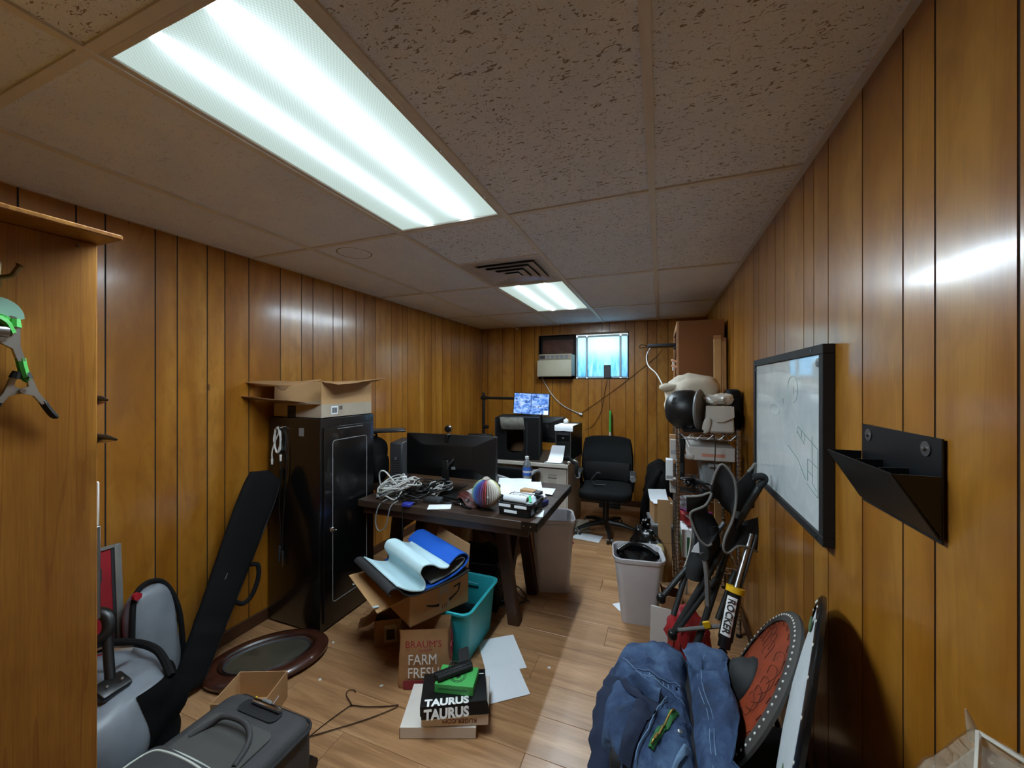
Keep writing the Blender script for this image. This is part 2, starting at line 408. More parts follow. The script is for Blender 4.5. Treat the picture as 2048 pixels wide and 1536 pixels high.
# ---------------------------------------------------------------- ceiling air diffuser: stepped square louvres
mat('vent_metal', (192, 192, 194), .3, .25, .06); mat('vent_dark', (22, 20, 20), .7)
vx, vy = (TX[2] + TX[3]) / 2, 2.5125
t = thing('ceiling_vent', 'square metal air vent with stepped louvres between the ceiling lights', 'air vent', (vx, vy, ZC))
def ring(h, w, z0, z1):
    """square ring, outer half-size h at z0, inner half-size h-w at z1"""
    g = M(); o = [(-h, -h, z0), (h, -h, z0), (h, h, z0), (-h, h, z0)]; k = h - w; i = [(-k, -k, z1), (k, -k, z1), (k, k, z1), (-k, k, z1)]
    g.rings([[Vector(p) for p in o], [Vector(p) for p in i]], caps=(False, False))
    g.rings([[Vector(p) + Vector((0, 0, .002)) for p in o], [Vector(p) + Vector((0, 0, .002)) for p in i]], caps=(False, False)); return g
g = ring(.283, .034, .0, .0); g.build('outer_frame', 'vent_metal', t, 0)
M().b2((-.28, -.28, .055), (.28, .28, .058)).build('duct_plate', 'vent_dark', t)
for q, h in enumerate((.252, .205, .155, .105)): ring(h, .052, .001 - .006 * q, .010 - .006 * q).build('louvre', 'vent_metal', t, 0)
M().box((0, 0, -.020), (.11, .11, .004), bev=.002).build('centre_plate', 'vent_metal', t, 0)

# ---------------------------------------------------------------- window in the back wall
mat('alu_frame', (176, 188, 190), .4, .3, .05); mat('reveal_wood', (150, 104, 56), .5); mat('dark_reveal', (32, 22, 16), .7)
def pane_mat():
    m, n = newmat('pebbled_glass'); v = n.coords((1, 1, 1), rnd=False)
    tr = n.new('ShaderNodeBsdfTranslucent'); gl = n.new('ShaderNodeBsdfGlossy'); gl.inputs['Roughness'].default_value = .25
    bm = n.new('ShaderNodeBump'); bm.inputs['Strength'].default_value = .6; n.l(n.noise(v, 90, 3), bm.inputs['Height']); n.l(bm.outputs[0], gl.inputs['Normal'])
    sp = n.new('ShaderNodeSeparateXYZ'); n.l(v, sp.inputs[0])
    # an opaque blue film covers the lower part of the panes; streaks run down it
    low = n.ramp(n.math('ADD', n.math('MULTIPLY', sp.outputs[2], 1.0), -1.0 + 0), [(.80, (1, 1, 1, 1)), (.96, (0, 0, 0, 1))])
    streak = n.noise(n.coords((26, 26, 5), rnd=False), 1, 4, .7, .5)
    blue = n.ramp(streak, [(.38, lin((150, 205, 232))), (.68, lin((222, 245, 252)))])
    n.l(n.mix(low, lin((228, 242, 240)), blue), tr.inputs[0])
    mx = n.new('ShaderNodeMixShader'); mx.inputs[0].default_value = .06; n.l(tr.outputs[0], mx.inputs[1]); n.l(gl.outputs[0], mx.inputs[2])
    n.l(mx.outputs[0], n.nt.nodes['Material Output'].inputs[0]); MATS['pebbled_glass'] = m
pane_mat()
g = M(); yo = YB + .16
g.b2((WX0 - .012, YB - .004, WZ0 - .012), (WX1 + .012, yo, WZ0), bev=.001); g.b2((WX0 - .012, YB - .004, WZ0), (WX0, yo, WZ1), bev=.001); g.b2((WX1, YB - .004, WZ0), (WX1 + .012, yo, WZ1), bev=.001)
win = struct(g.build('window_1', 'dark_reveal'))
M().b2((WX0 - .012, YB - .006, WZ1), (WX1 + .012, yo, WZ1 + .014), bev=.001).build('head_board', 'reveal_wood', win)
wx = [-1.02, -.895, -.47, WX1]; yy = YB + .09
def bar(p0, p1): M().b2(p0, p1, bev=.004).build('window_frame', 'alu_frame', win)
for x in (-1.035, -.905, -.478, WX1 - .012): bar((x, yy, WZ0 + .012), (x + .02, yy + .035, WZ1 - .03))
for a, b in ((-1.015, -.905), (-.885, -.478), (-.458, WX1 - .012)):
    bar((a, yy, WZ0), (b, yy + .035, WZ0 + .02)); bar((a, yy, WZ1 - .035), (b, yy + .035, WZ1 - .012))
    M().b2((a, yy + .014, WZ0 + .02), (b, yy + .019, WZ1 - .035)).build('pane', 'pebbled_glass', win)
mat('filler_wood', (82, 46, 28), .6, var=.35, vs=14)
M().b2((WX0 + .03, YB + .05, 1.905), (-1.06, YB + .07, 2.10), bev=.004).build('filler_board', 'filler_wood', win)
M().b2((WX0, YB + .10, WZ0), (-1.036, YB + .12, WZ1)).build('backing_panel', 'dark_reveal', win)
# ================================================================ things: shared materials
mat('card', (176, 136, 92), .8, var=.08, vs=5, bump=.08, bs=160); mat('card_dark', (140, 104, 70), .85, var=.12, bump=.08, bs=150)
mat('card_grey', (160, 146, 128), .8, var=.08); mat('black_steel', (8, 8, 9), .28, .0, .15, coat=.4); mat('black_plastic', (12, 12, 13), .38, var=.15)
mat('black_matte', (13, 13, 14), .7, var=.2, bump=.1, bs=200); mat('black_nylon', (10, 10, 11), .85, var=.2, bump=.2, bs=320, spec=.25)
mat('dark_grey_plastic', (48, 49, 52), .5); mat('grey_plastic', (120, 122, 124), .45); mat('white_plastic', (214, 213, 210), .35, var=.04)
mat('chrome', (200, 200, 202), .18, 1, .05); mat('steel', (150, 150, 150), .35, 1, .08); mat('paper', (226, 230, 234), .7, var=.03, vs=3)
mat('white_cord', (206, 206, 202), .45); mat('black_cord', (16, 16, 17), .45); mat('grey_cord', (120, 124, 126), .5)
mat('pencil_line', (150, 152, 154), .5); mat('white_print', (232, 232, 230), .6); mat('red_print', (150, 34, 44), .7, var=.15, vs=20); mat('dark_red_print', (110, 30, 34), .7)
mat('ink', (24, 20, 20), .7)

def carton(name, label, loc, rz, w, d, h, flaps, fl, m='card', group=None, t=.004, rot=None):
    """open cardboard box; flaps: side -> degrees from upright (90 = flat outward, -90 = folded in)"""
    T = thing(name, label, 'box', loc, rz, group, rot=rot)
    g = M()
    g.b2((-w / 2, -d / 2, 0), (w / 2, d / 2, t))
    for s in (-1, 1):
        g.box((s * (w / 2 - t / 2), 0, h / 2), (t, d, h)); g.box((0, s * (d / 2 - t / 2), h / 2), (w - 2 * t, t, h))
    g.build('body', m, T, 0)
    for k, ang in flaps.items():
        a = R(ang); L = fl[k] if isinstance(fl, dict) else fl
        if k in '+x-x': s = 1 if k[0] == '+' else -1; wid = d - .004; base = Matrix.Translation((s * w / 2, 0, h)) @ Matrix.Rotation(0 if s > 0 else pi, 4, 'Z')
        else: s = 1 if k[0] == '+' else -1; wid = w - .004; base = Matrix.Translation((0, s * d / 2, h)) @ Matrix.Rotation(pi / 2 if s > 0 else -pi / 2, 4, 'Z')
        o = M(); seed = random.random() * 9
        def fn(u, v, L=L, wid=wid, a=a):
            q = u * L; bend = .012 * wob((u * 2, v * 2, seed), 1.2)
            return (sin(a) * q + cos(a) * bend, (v - .5) * (wid - .02 * u), cos(a) * q - sin(a) * bend + .001)
        o.grid(fn, 5, 5, t * .8)
        bmesh.ops.transform(o.bm, matrix=base, verts=o.bm.verts); o.build('flap', m, T, 25)
    return T

# ---------------------------------------------------------------- tall fir cabinet whose side stands at the frame's edge
CX, CYE, CH = -1.15, .46, 1.815
t = thing('wooden_cabinet', 'tall honey-coloured fir cabinet side with overhanging top board and hung clamps', 'cabinet', (CX, CYE, 0))
M().b2((-.022, -.95, 0), (0, 0, CH), bev=.002).build('side_panel', 'fir_door', t, 0)
M().b2((-1.15, -.95, 0), (-1.128, 0, CH), bev=.002).build('side_panel', 'fir_door', t, 0)
M().b2((-1.128, -.022, .0), (-.022, -.004, CH), bev=.001).build('back_panel', 'fir_door', t, 0)
M().b2((-1.16, -1.0, CH), (.085, .006, CH + .010), bev=.002).build('top_board', 'fir_door', t, 0)
for z in (.12, .6, 1.1, 1.5): M().b2((-1.128, -.93, z), (-.022, -.022, z + .02), bev=.001).build('shelf', 'fir_door', t, 0)
mat('nail', (120, 110, 96), .4, .8); M().cyl((.0, -.03, CH - .012), (.004, -.03, CH - .012), .003, seg=8).build('nail', 'nail', t)
# coat hook on the side panel with a hanger tool and the clamp chain (each its own thing)
mat('brass_old', (128, 108, 70), .4, .7); mat('green_rubber', (70, 170, 70), .5, var=.1); mat('green_mint', (150, 190, 172), .4, .2); mat('clamp_steel', (165, 165, 160), .38, .75, .15, bump=.05)
X0 = CX + .004
def yz(y, z, x=0): return (X0 + x, y, z)
t = thing('coat_hook', 'small bronze coat hook screwed to the fir cabinet side', 'hook', (0, 0, 0))
M().box((CX + .003, .318, 1.715), (.006, .018, .05), bev=.002).build('plate', 'brass_old', t)
M().tube(spline([yz(.318, 1.705, .0), yz(.325, 1.708, .012), yz(.333, 1.712, .022), yz(.338, 1.724, .026), yz(.342, 1.733, .027)], 5), [.004] * 16 + [.004, .004, .0045, .006, .006], 8).build('hook_arm', 'brass_old', t)
def clamp(name, label, cy, cz, k, ang, tipm, handlem):
    """spring clamp: two plates, pivot, jaw tips and sleeved handles; k scales, local y-z plane faces the room"""
    T = thing(name, label, 'clamp', (X0 + .012, cy, cz), group='spring clamps hung on the cabinet', rot=(ang, 0, 0))
    for s in (-1, 1):
        poly = [(s * .004, .032), (s * .016, .030), (s * .021, .012), (s * .026, -.004), (s * .040, -.030), (s * .031, -.034), (s * .018, -.012), (-s * .002, -.006), (-s * .002, .004), (s * .010, .010), (s * .009, .022)]
        mx = basis((0, 0, 0), (0, 1, 0), (0, 0, 1)) @ Matrix.Diagonal((k, k, k, 1))
        M().prism(poly if s > 0 else poly[::-1], -.007 + s * .003, .004 + s * .003, mx).build('clamp_plate', 'clamp_steel', T, 0)
        a = [(0, s * .034 * k, -.026 * k), (0, s * .041 * k, -.042 * k), (0, s * .052 * k, -.062 * k), (0, s * .060 * k, -.068 * k)]
        M().tube(spline(a, 4), [.0075 * k] * 8 + [.0075 * k, .007 * k, .006 * k, .005 * k, .004 * k], 8).build('handle_sleeve', handlem, T)
        M().tube([(0, s * .010 * k, .030 * k), (0, s * .006 * k, .046 * k)], [.010 * k, .0075 * k], 8).build('jaw_tip', tipm, T)
    M().cyl((-.009 * k, 0, 0), (.011 * k, 0, 0), .006 * k, .005 * k, seg=12).build('pivot_rivet', 'steel', T)
    return T
clamp('spring_clamp', 'lowest spring clamp with black handle sleeves hung on the fir cabinet', .347, 1.497, .80, 0, 'black_plastic', 'black_plastic')
clamp('spring_clamp', 'upper spring clamp with green rubber tips above the lowest clamp', .322, 1.592, .95, R(-16), 'green_rubber', 'green_rubber')
t = thing('pruning_shears', 'pale green round-bladed cutter hanging from the hook on the fir cabinet', 'hand tool', (X0 + .008, .318, 1.635))
mx = basis((0, 0, 0), (0, 1, 0), (0, 0, 1))
M().prism([(.034 * cos(a) * (1 if a < pi else .6), .036 * sin(a)) for a in [k * 2 * pi / 28 for k in range(28)]], -.003, .003, mx).build('blade', 'green_mint', t, 30)
M().cyl((.003, .018, -.004), (.006, .018, -.004), .007, seg=6).build('bolt', 'steel', t)
M().tube(spline([(.008, -.02, -.002), (.010, -.004, -.004), (.010, .008, -.012), (.008, .016, -.03)], 5), .007, 8).build('grip', 'green_rubber', t)
M().cyl((.006, -.004, -.028), (.006, .012, -.028), .012, seg=12).build('knuckle', 'steel', t)
# prongs and scraps that stick out behind the cabinet end
for i, (y_, z_, L, nm, lb) in enumerate(((.475, 1.474, .046, 'coat_peg', 'upper black peg sticking out past the cabinet edge'), (.475, 1.388, .083, 'coat_peg', 'lower, longer black peg sticking out past the cabinet edge'))):
    t = thing(nm, lb, 'peg', (CX - .045, y_, z_), group='black pegs behind the fir cabinet')
    M().tube([(0, 0, .004), (L * .55, 0, .003), (L, 0, 0)], [.006, .006, .0025], 8).build('upper_prong', 'black_plastic', t)
    M().tube([(0, 0, -.008), (L * .5, 0, -.004), (L * .92, 0, -.001)], [.005, .005, .002], 8).build('lower_prong', 'chrome', t)
    M().box((-.006, -.008, -.002), (.012, .024, .034), bev=.003).build('mount', 'black_plastic', t)
t = thing('metal_level', 'narrow grey metal strip standing behind the cabinet edge', 'tool', (CX - .051, .470, 0))
M().b2((-.022, -.008, .98), (.021, .008, 1.19), bev=.002).build('bar', 'steel', t); M().b2((-.02, -.01, 1.06), (.019, .01, 1.09)).build('clip', 'dark_grey_plastic', t)
M().b2((-.022, -.008, .80), (.0, .008, .98), bev=.002).build('lower_bar', 'dark_grey_plastic', t)
M().b2((-.01, -.006, 1.19), (.02, .006, 1.29), bev=.002).build('tip', 'white_plastic', t)

# ---------------------------------------------------------------- black steel gun cabinet
SX0, SX1, SY0, SY1, SH = -2.335, -1.90, 1.735, 2.20, 1.30
t = thing('steel_cabinet', 'tall black steel gun cabinet with keyed door, an open carton on top', 'safe', (0, 0, 0))
M().b2((SX0, SY0, .012), (SX1, SY1, SH), bev=.006, seg=2).build('body', 'black_steel', t)
M().b2((SX0 + .02, SY0 + .02, 0), (SX1 - .02, SY1 - .02, .012)).build('plinth', 'black_plastic', t)
d = M().b2((SX1, SY0 + .02, .06), (SX1 + .012, SY1 - .015, SH - .055), bev=.004, seg=2).build('door', 'black_steel', t)
def rline(y0, y1, z0, z1, r=.02, wd=.0035):
    pts = [(SX1 + .0125, (y0 + y1) / 2 + p[0], (z0 + z1) / 2 + p[1]) for p in rrect(y1 - y0, z1 - z0, r)]
    return M().tube(pts, wd / 2, 6, closed=True)
rline(SY0 + .085, SY1 - .085, .16, SH - .14).build('pinstripe', 'pencil_line', d)
M().box((SX1 + .013, (SY0 + SY1) / 2, SH - .07), (.002, .22, .004)).build('top_line', 'grey_plastic', d)
for k in range(7): M().box((SX1 + .0145, 1.925 + k * .012, SH - .139), (.002, .007 if k != 4 else .003, .008)).build('badge_mark', 'grey_plastic', d)
lk = M().lathe([(.016, 0), (.016, .008), (.011, .012), (.011, .016)], 16, basis((SX1 + .012, SY0 + .075, .615), (0, 1, 0), (0, 0, 1))).build('lock', 'chrome', d)
g = M(); g.box((SX1 + .03, SY0 + .075, .615), (.012, .004, .008)); g.lathe([(.010, -.001), (.010, .001)], 12, basis((SX1 + .042, SY0 + .075, .613), (1, 0, 0), (0, 0, 1))); g.box((SX1 + .036, SY0 + .085, .592), (.003, .004, .04)); g.build('key', 'chrome', lk)
M().b2((-2.07, SY0 - .0015, 1.19), (-2.03, SY0, 1.24)).build('data_plate', 'grey_plastic', t)
# magnetic hooks with a coil of white cord and a black cable on the cabinet side
for i, (x_, z_) in enumerate(((-2.235, 1.235), (-2.20, 1.24))):
    t = thing('magnet_hook', ('first', 'second')[i] + ' round magnet hook on the gun cabinet side, ' + ('holding the white cord', 'holding the black cable')[i], 'hook', (x_, SY0, z_), group='magnet hooks on the gun cabinet')
    M().lathe([(.011, 0), (.011, .006), (.009, .008)], 16, basis((0, 0, 0), (1, 0, 0), (0, 0, 1)) @ Matrix.Diagonal((1, 1, 1, 1))).build('magnet', 'chrome', t)
    M().tube(spline([(0, -.008, 0), (0, -.022, -.004), (0, -.028, .006)], 4), .002, 6).build('prong', 'chrome', t)
def hangcable(name, label, pts, r, m, ends=None, grp=None):
    t = thing(name, label, 'cable', (0, 0, 0), group=grp)
    M().tube(spline(pts, 6), r, 6).build('cord', m, t)
    for e in ends or []: M().tube([e[0], e[1]], [e[2], e[2] * .8], 8).build('plug', e[3], t)
    return t
yc = SY0 - .012
pts = []
for k in range(26):
    a = k * 2 * pi / 8; pts.append((-2.235 + .026 * cos(a) * (1 + .1 * sin(k)), yc - .004 * (k % 3), 1.16 + .078 * sin(a) * (1 + .07 * cos(k * 1.7))))
pts += [(-2.27, yc - .01, 1.10), (-2.275, yc - .01, 1.04)]
hangcable('cord_coil', 'coil of white cord hung on the black gun cabinet side', pts, .0042, 'white_cord', [((-2.275, yc - .01, 1.04), (-2.275, yc - .01, 1.005), .007, 'white_plastic'), ((-2.205, yc - .006, 1.07), (-2.205, yc - .006, 1.03), .007, 'white_plastic')])
hangcable('hanging_cable', 'thin black cable dangling down the gun cabinet side', [(-2.20, yc, 1.235), (-2.17, yc, 1.19), (-2.16, yc, 1.05), (-2.17, yc, .9), (-2.185, yc, .7), (-2.20, yc, .55), (-2.195, yc, .42)], .0035, 'black_cord', [((-2.195, yc, .47), (-2.195, yc, .41), .007, 'dark_grey_plastic'), ((-2.195, yc, .41), (-2.195, yc, .375), .005, 'steel')])
hangcable('hanging_cable', 'second black cable with adapter dangling beside the thin one', [(-2.225, yc, 1.22), (-2.215, yc, 1.08), (-2.21, yc, .95), (-2.225, yc, .75), (-2.215, yc, .6), (-2.225, yc, .42)], .003, 'black_cord', [((-2.21, yc, .98), (-2.212, yc, .90), .010, 'black_plastic'), ((-2.22, yc, .50), (-2.225, yc, .40), .008, 'dark_grey_plastic')])

# ---------------------------------------------------------------- open carton on the gun cabinet
t = carton('cardboard_carton', 'large open cardboard carton lying on its side atop the gun cabinet', (-2.105, 1.965, SH + .001), 0, .40, .43, .085, {}, .1, 'card_grey')
# the carton: lower flaps rest on the steel, upper half with its lid flaps spread
ob = M()
for s in (-1, 1):
    ob.box((s * .198, 0, .155), (.004, .43, .14)); 
ob.box((0, .213, .155), (.392, .004, .14))
ob.build('upper_body', 'card', t, 0)
def flapgrid(name, p00, p10, p01, p11, m, T, th=.004, bulge=.01):
    a, b, c, d_ = map(Vector, (p00, p10, p01, p11)); sd = random.random() * 9
    nn = (b - a).cross(c - a).normalized()
    M().grid(lambda u, v: (a * (1 - u) + b * u) * (1 - v) + (c * (1 - u) + d_ * u) * v + nn * bulge * wob((u * 2, v * 2, sd), 1), 6, 6, th).build(name, m, T, 25)
flapgrid('flap', (.20, -.215, .225), (.20, .215, .225), (.315, -.20, .205), (.31, .23, .245), 'card', t)
flapgrid('flap', (-.20, -.215, .225), (.198, -.215, .228), (-.25, -.36, .215), (.12, -.345, .195), 'card', t)
flapgrid('flap', (-.20, -.213, .085), (.198, -.213, .085), (-.30, -.39, .135), (.04, -.37, .118), 'card_dark', t)
flapgrid('flap', (-.20, -.215, .225), (-.20, -.08, .225), (-.20, -.215, .09), (-.20, -.10, .09), 'card_dark', t)
M().b2((.2005, -.14, .02), (.2012, -.09, .07)).build('barcode_label', 'paper', t)
for k in range(9): M().b2((.2012, -.135 + k * .0045, .028), (.2016, -.1325 + k * .0045 + (k % 3) * .0006, .062)).build('barcode_bar', 'ink', t)
for k in range(2): M().b2((.2005, -.075 + k * .014, .045), (.2012, -.066 + k * .014, .07)).build('print_mark', 'ink', t)
M().b2((-.08, -.2165, .0), (-.01, -.2155, .075)).build('dark_label', 'black_matte', t)

# ---------------------------------------------------------------- rifle case leaning on the wall and the cabinet
mat('zip_tape', (28, 29, 30), .6)
HS = 1
a, b = Vector((-2.14, 1.15, .025)), Vector((-2.225, 1.648, .98)); L = (b - a).length
ax = (b - a).normalized(); nx = Vector((1, -.15, .0)); nx = (nx - ax * nx.dot(ax)).normalized(); sd = ax.cross(nx)     # nx faces the room
mx = Matrix(((ax.x, sd.x, nx.x, a.x), (ax.y, sd.y, nx.y, a.y), (ax.z, sd.z, nx.z, a.z), (0, 0, 0, 1)))
t = thing('rifle_case', 'long padded black rifle case leaning between wall and gun cabinet', 'gun case', (0, 0, 0))
def wcase(s):   # half width along the case
    return .062 + .040 * min(1, s / .8) if s < .86 else .102 - .02 * ((s - .86) / .14) ** 2
rs = []
for i in range(33):
    s = i / 32; w_ = wcase(s) * (min(1, (s / .04) ** .5 if s < .04 else 1)) * (min(1, ((1 - s) / .03) ** .5 if s > .97 else 1)) + .004; th = .020 * (1 if .03 < s < .97 else .6)
    off = -.015 * s
    ring_ = []
    for k in range(20):
        q = 2 * pi * k / 20; yv = off + w_ * math.copysign(abs(cos(q)) ** .6, cos(q)); zv = th * math.copysign(abs(sin(q)) ** .7, sin(q)) + .022
        zv += .006 * wob((s * 9, yv * 14, 3), 1) + (.004 * sin(s * 60) if s < .35 else 0)
        ring_.append(mx @ Vector((s * L, yv, zv)))
    rs.append(ring_)
M().rings(rs).build('padded_body', 'black_nylon', t, 60)
M().tube([mx @ Vector((s * L, -.015 * s - HS * -(wcase(s) + .004), .022)) for s in [k / 20 for k in range(1, 20)]], .006, 6).build('zip', 'zip_tape', t)
hs = HS; hp = [mx @ Vector((p[0] * L, hs * p[1], p[2])) for p in ((.53, .085, .03), (.53, .125, .035), (.47, .15, .04), (.39, .148, .04), (.355, .12, .035), (.36, .08, .03))]
M().tube(spline(hp, 5), .012, 8).build('handle', 'black_nylon', t)
M().box((0, 0, 0), (.03, .003, .002), None).build('logo_patch', 'grey_plastic', t).matrix_local = mx @ Matrix.Translation((.47 * L, -.03, .045))

# ---------------------------------------------------------------- oval mirror on the floor
mat('mahogany', (66, 34, 24), .3, var=.35, vs=22, coat=.5); mat('mahogany_dark', (40, 20, 15), .35)
def mirror_mat():
    m, n = newmat('old_mirror'); n.b.inputs['Base Color'].default_value = lin((158, 152, 132)); n.b.inputs['Metallic'].default_value = .6
    n.l(n.ramp(n.noise(n.coords(), 7, 3), [(.3, (.10, .10, .10, 1)), (.7, (.3, .3, .3, 1))]), n.b.inputs['Roughness']); MATS['old_mirror'] = m
mirror_mat()
t = thing('oval_mirror', 'oval mirror in dark mahogany frame lying on the floor by the wall', 'mirror', (-1.985, 1.475, .034), R(45), rot=(R(-2), R(-1), R(46)))
A, B = .29, .215
def oval(prof, m, nm):
    rs = [[((A + dr) * cos(q), (B + dr) * sin(q), z) for dr, z in prof] for q in [2 * pi * k / 56 for k in range(56)]]
    M().rings([[Vector(p) for p in r] for r in rs], closed=True).build(nm, m, t, 50)
oval([(0, -.022), (.004, -.005), (-.010, .012), (-.045, .016), (-.080, .006), (-.086, -.004), (-.086, -.022)], 'mahogany', 'frame')
oval([(-.062, .012), (-.068, .020), (-.076, .012), (-.07, .004)], 'mahogany_dark', 'bead')
oval([(-.086, .008), (-.092, .006), (-.096, -.004), (-.086, -.01)], 'dark_grey_plastic', 'inner_lip')
M().rings([[Vector(((A - .09) * cos(q) * f, (B - .09) * sin(q) * f, .000 - .001)) for q in [2 * pi * k / 48 for k in range(48)]] for f in (1, .6, .2)]).build('glass', 'old_mirror', t)
M().prism([((A - .01) * cos(q), (B - .01) * sin(q)) for q in [2 * pi * k / 40 for k in range(40)]], -.024, -.018).build('backboard', 'card_dark', t)

# small open tray carton in front of the mirror
t = carton('cardboard_box', 'small open cardboard box without lid between the suitcase and mirror', (-1.745, 1.212, 0.001), R(22.5), .225, .19, .125, {}, .1, 'card')
M().b2((.1128, -.03, .06), (.1135, .02, .067)).build('tape_strip', 'paper', t)

# ---------------------------------------------------------------- red framed picture leaning on the left wall
mat('red_mat', (150, 22, 34), .6, var=.2); mat('silver_frame', (150, 152, 148), .35, .5)
t = thing('framed_picture', 'red picture in a silver frame leaning on the panelled wall', 'picture', (-2.285, .815, 0.001), rot=(0, R(-4), 0))
for s in (-1, 1):
    M().b2((-.012, s * .185 - .012, 0), (.012, s * .185 + .012, .775), bev=.003).build('frame_stile', 'silver_frame', t)
for z_ in (0, .763): M().b2((-.012, -.173, z_), (.012, .173, z_ + .012), bev=.002).build('frame_rail', 'silver_frame', t)
M().b2((-.006, -.173, .01), (.002, .173, .765)).build('red_panel', 'red_mat', t)
M().b2((.002, .163, .012), (.004, .173, .763)).build('dark_border', 'dark_grey_plastic', t)

# ---------------------------------------------------------------- grey and black duffel with pouch
mat('grey_vinyl', (112, 117, 124), .42, var=.14, vs=9, bump=.4, bs=11); mat('grey_vinyl_light', (158, 166, 172), .4, var=.08); mat('black_mesh', (5, 5, 6), .9, bump=.2, bs=400, spec=.12)
t = thing('duffel_bag', 'big grey vinyl duffel bag with black end panels beside the cabinet', 'bag', (-1.955, .755, 0))
M().blob((0, 0, .23), (.26, .25, .225), (.75, .65), 64, 40, amp=.05, fr=4.5, seed=3, ridge=.028, rfr=6).build('body', 'grey_vinyl', t, 60)
M().blob((0, 0, .23), (.26, .25, .225), (.75, .65), 64, 40, amp=.05, fr=4.5, seed=3, ridge=.028, rfr=6, part=(9, 30, 1, 15), off=.005).build('black_end_panel', 'black_mesh', t, 60)
M().tube(spline([(.19, .16, .38), (.08, .17, .445), (-.05, .14, .465), (-.15, .08, .46), (-.22, -.05, .44)], 8), .014, 8).build('black_piping', 'black_nylon', t)
M().tube(spline([(.19, -.16, .40), (.245, -.13, .33), (.268, -.10, .26), (.272, -.05, .18)], 8), .012, 6).build('reflective_strap', 'grey_vinyl_light', t)
M().lathe([(.018, -.006), (.02, 0), (.018, .006)], 14, basis((.272, -.08, .235), (0, 1, 0), (0, 0, 1))).build('buckle', 'chrome', t)
# grey backpack flap standing behind
t = thing('backpack', 'grey backpack with black trim standing against the wall behind the duffel', 'bag', (-2.215, 1.075, 0), R(8))
M().blob((0, 0, .28), (.055, .105, .285), (.7, .75), 28, 22, amp=.02, fr=6, seed=8, mx=Matrix.Rotation(R(-8), 4, 'Y')).build('body', 'grey_vinyl', t, 60)
M().tube(spline([(.05, -.105, .1), (.03, -.10, .40), (-.02, -.05, .56), (-.02, .05, .56), (.02, .10, .40), (.04, .11, .12)], 7), .011, 8).build('black_trim', 'black_nylon', t)
M().lathe([(.016, -.01), (.016, .01)], 10, basis((.01, -.07, .555), (0, 1, 0), (0, 0, 1))).build('red_toggle', 'red_mat', t)
# folded black tubular stand on top of the duffel
t = thing('folding_stand', 'black folding metal stand with bracket foot resting on the duffel bag', 'stand', (-1.93, .76, .515))
M().tube(spline([(-.10, -.06, .10), (-.06, -.02, .15), (.0, .03, .14), (.03, .03, .09), (.02, .0, .06), (-.05, -.06, .05)], 7), .020, 10).build('curved_head', 'black_plastic', t, 60)
M().tube([(.02, .03, .10), (.05, .02, .03), (.10, .005, -.06)], .015, 10).build('upright', 'black_plastic', t)
M().box((.12, .0, -.075), (.07, .09, .03), (0, R(25), R(10)), bev=.010, seg=2).build('bracket_foot', 'black_plastic', t)
M().tube([(.10, -.05, -.055), (.06, -.16, -.055)], .018, 10).build('side_tube', 'black_plastic', t)
M().tube([(-.04, -.12, .01), (.0, .02, .01), (.02, .10, -.03)], .012, 8).build('cross_tube', 'chrome', t)
for dy in (-.02, .02): M().lathe([(.005, 0), (.004, .004)], 8, basis((.138, dy, -.055), (0, 1, 0), (-.4, 0, 1))).build('screw', 'chrome', t)

# ---------------------------------------------------------------- charcoal carry-on suitcase lying flat
mat('suit_grey', (58, 57, 58), .75, var=.12, bump=.2, bs=300); mat('suit_panel', (72, 71, 69), .7, var=.1, bump=.2, bs=300); mat('suit_dark', (24, 24, 27), .7, bump=.2, bs=300); mat('zip_white', (190, 196, 188), .5)
t = thing('carry_on_suitcase', 'charcoal carry-on suitcase lying on its back with half-open zip pocket', 'suitcase', (-1.43, .815, 0), R(1))
g = M(); rs = []
for z_, k in ((0, .93), (.02, .985), (.10, 1), (.19, 1), (.228, .975), (.247, .91), (.252, .80)):
    rs.append([Vector((p[0], p[1], z_)) for p in rrect(.42 * k, .56 * k, .05 * k, 6)])
g.rings(rs).build('shell', 'suit_grey', t, 50)
M().tube([(p[0], p[1], .215) for p in rrect(.424, .564, .05, 6)], .006, 8, closed=True).build('piping', 'suit_dark', t)
M().prism(rrect(.30, .36, .03, 5, 0, -.02), .250, .258).build('front_panel', 'suit_panel', t)
rs = [[Vector((p[0], p[1], z_)) for p in rrect(.33 * k, .22 * k, .04, 5, 0, -.13)] for z_, k in ((.250, 1), (.285, 1), (.298, .93))]
M().rings(rs).build('pocket', 'suit_grey', t, 50)
M().tube(spline([(-.15, -.20, .297), (-.145, -.07, .297), (-.08, -.040, .298), (.08, -.040, .298), (.145, -.07, .297), (.15, -.20, .297)], 7), .004, 6).build('pocket_zip', 'zip_white', t)
M().tube(spline([(-.165, -.20, .278), (-.167, -.05, .278), (-.10, -.018, .278), (.10, -.018, .278), (.167, -.05, .278), (.165, -.20, .278)], 7), .004, 6).build('pocket_zip', 'zip_white', t)
M().tube(spline([(-.13, .05, .256), (-.10, .105, .268), (-.05, .125, .292), (.05, .125, .295), (.10, .10, .27), (.13, .03, .256)], 7), .0095, 8).build('carry_handle', 'suit_grey', t, 60)
M().prism(rrect(.20, .055, .025, 5, .0, .215), .246, .257).build('handle_well', 'suit_dark', t)
M().box((.015, .232, .266), (.15, .018, .014), bev=.006, seg=2).build('trolley_handle', 'chrome', t)
M().box((.0, .245, .268), (.05, .012, .012), bev=.004).build('release_button', 'grey_plastic', t)
M().box((-.06, .246, .266), (.008, .008, .008), bev=.002).build('yellow_tag', mat('yellow', (206, 176, 40), .5), t)
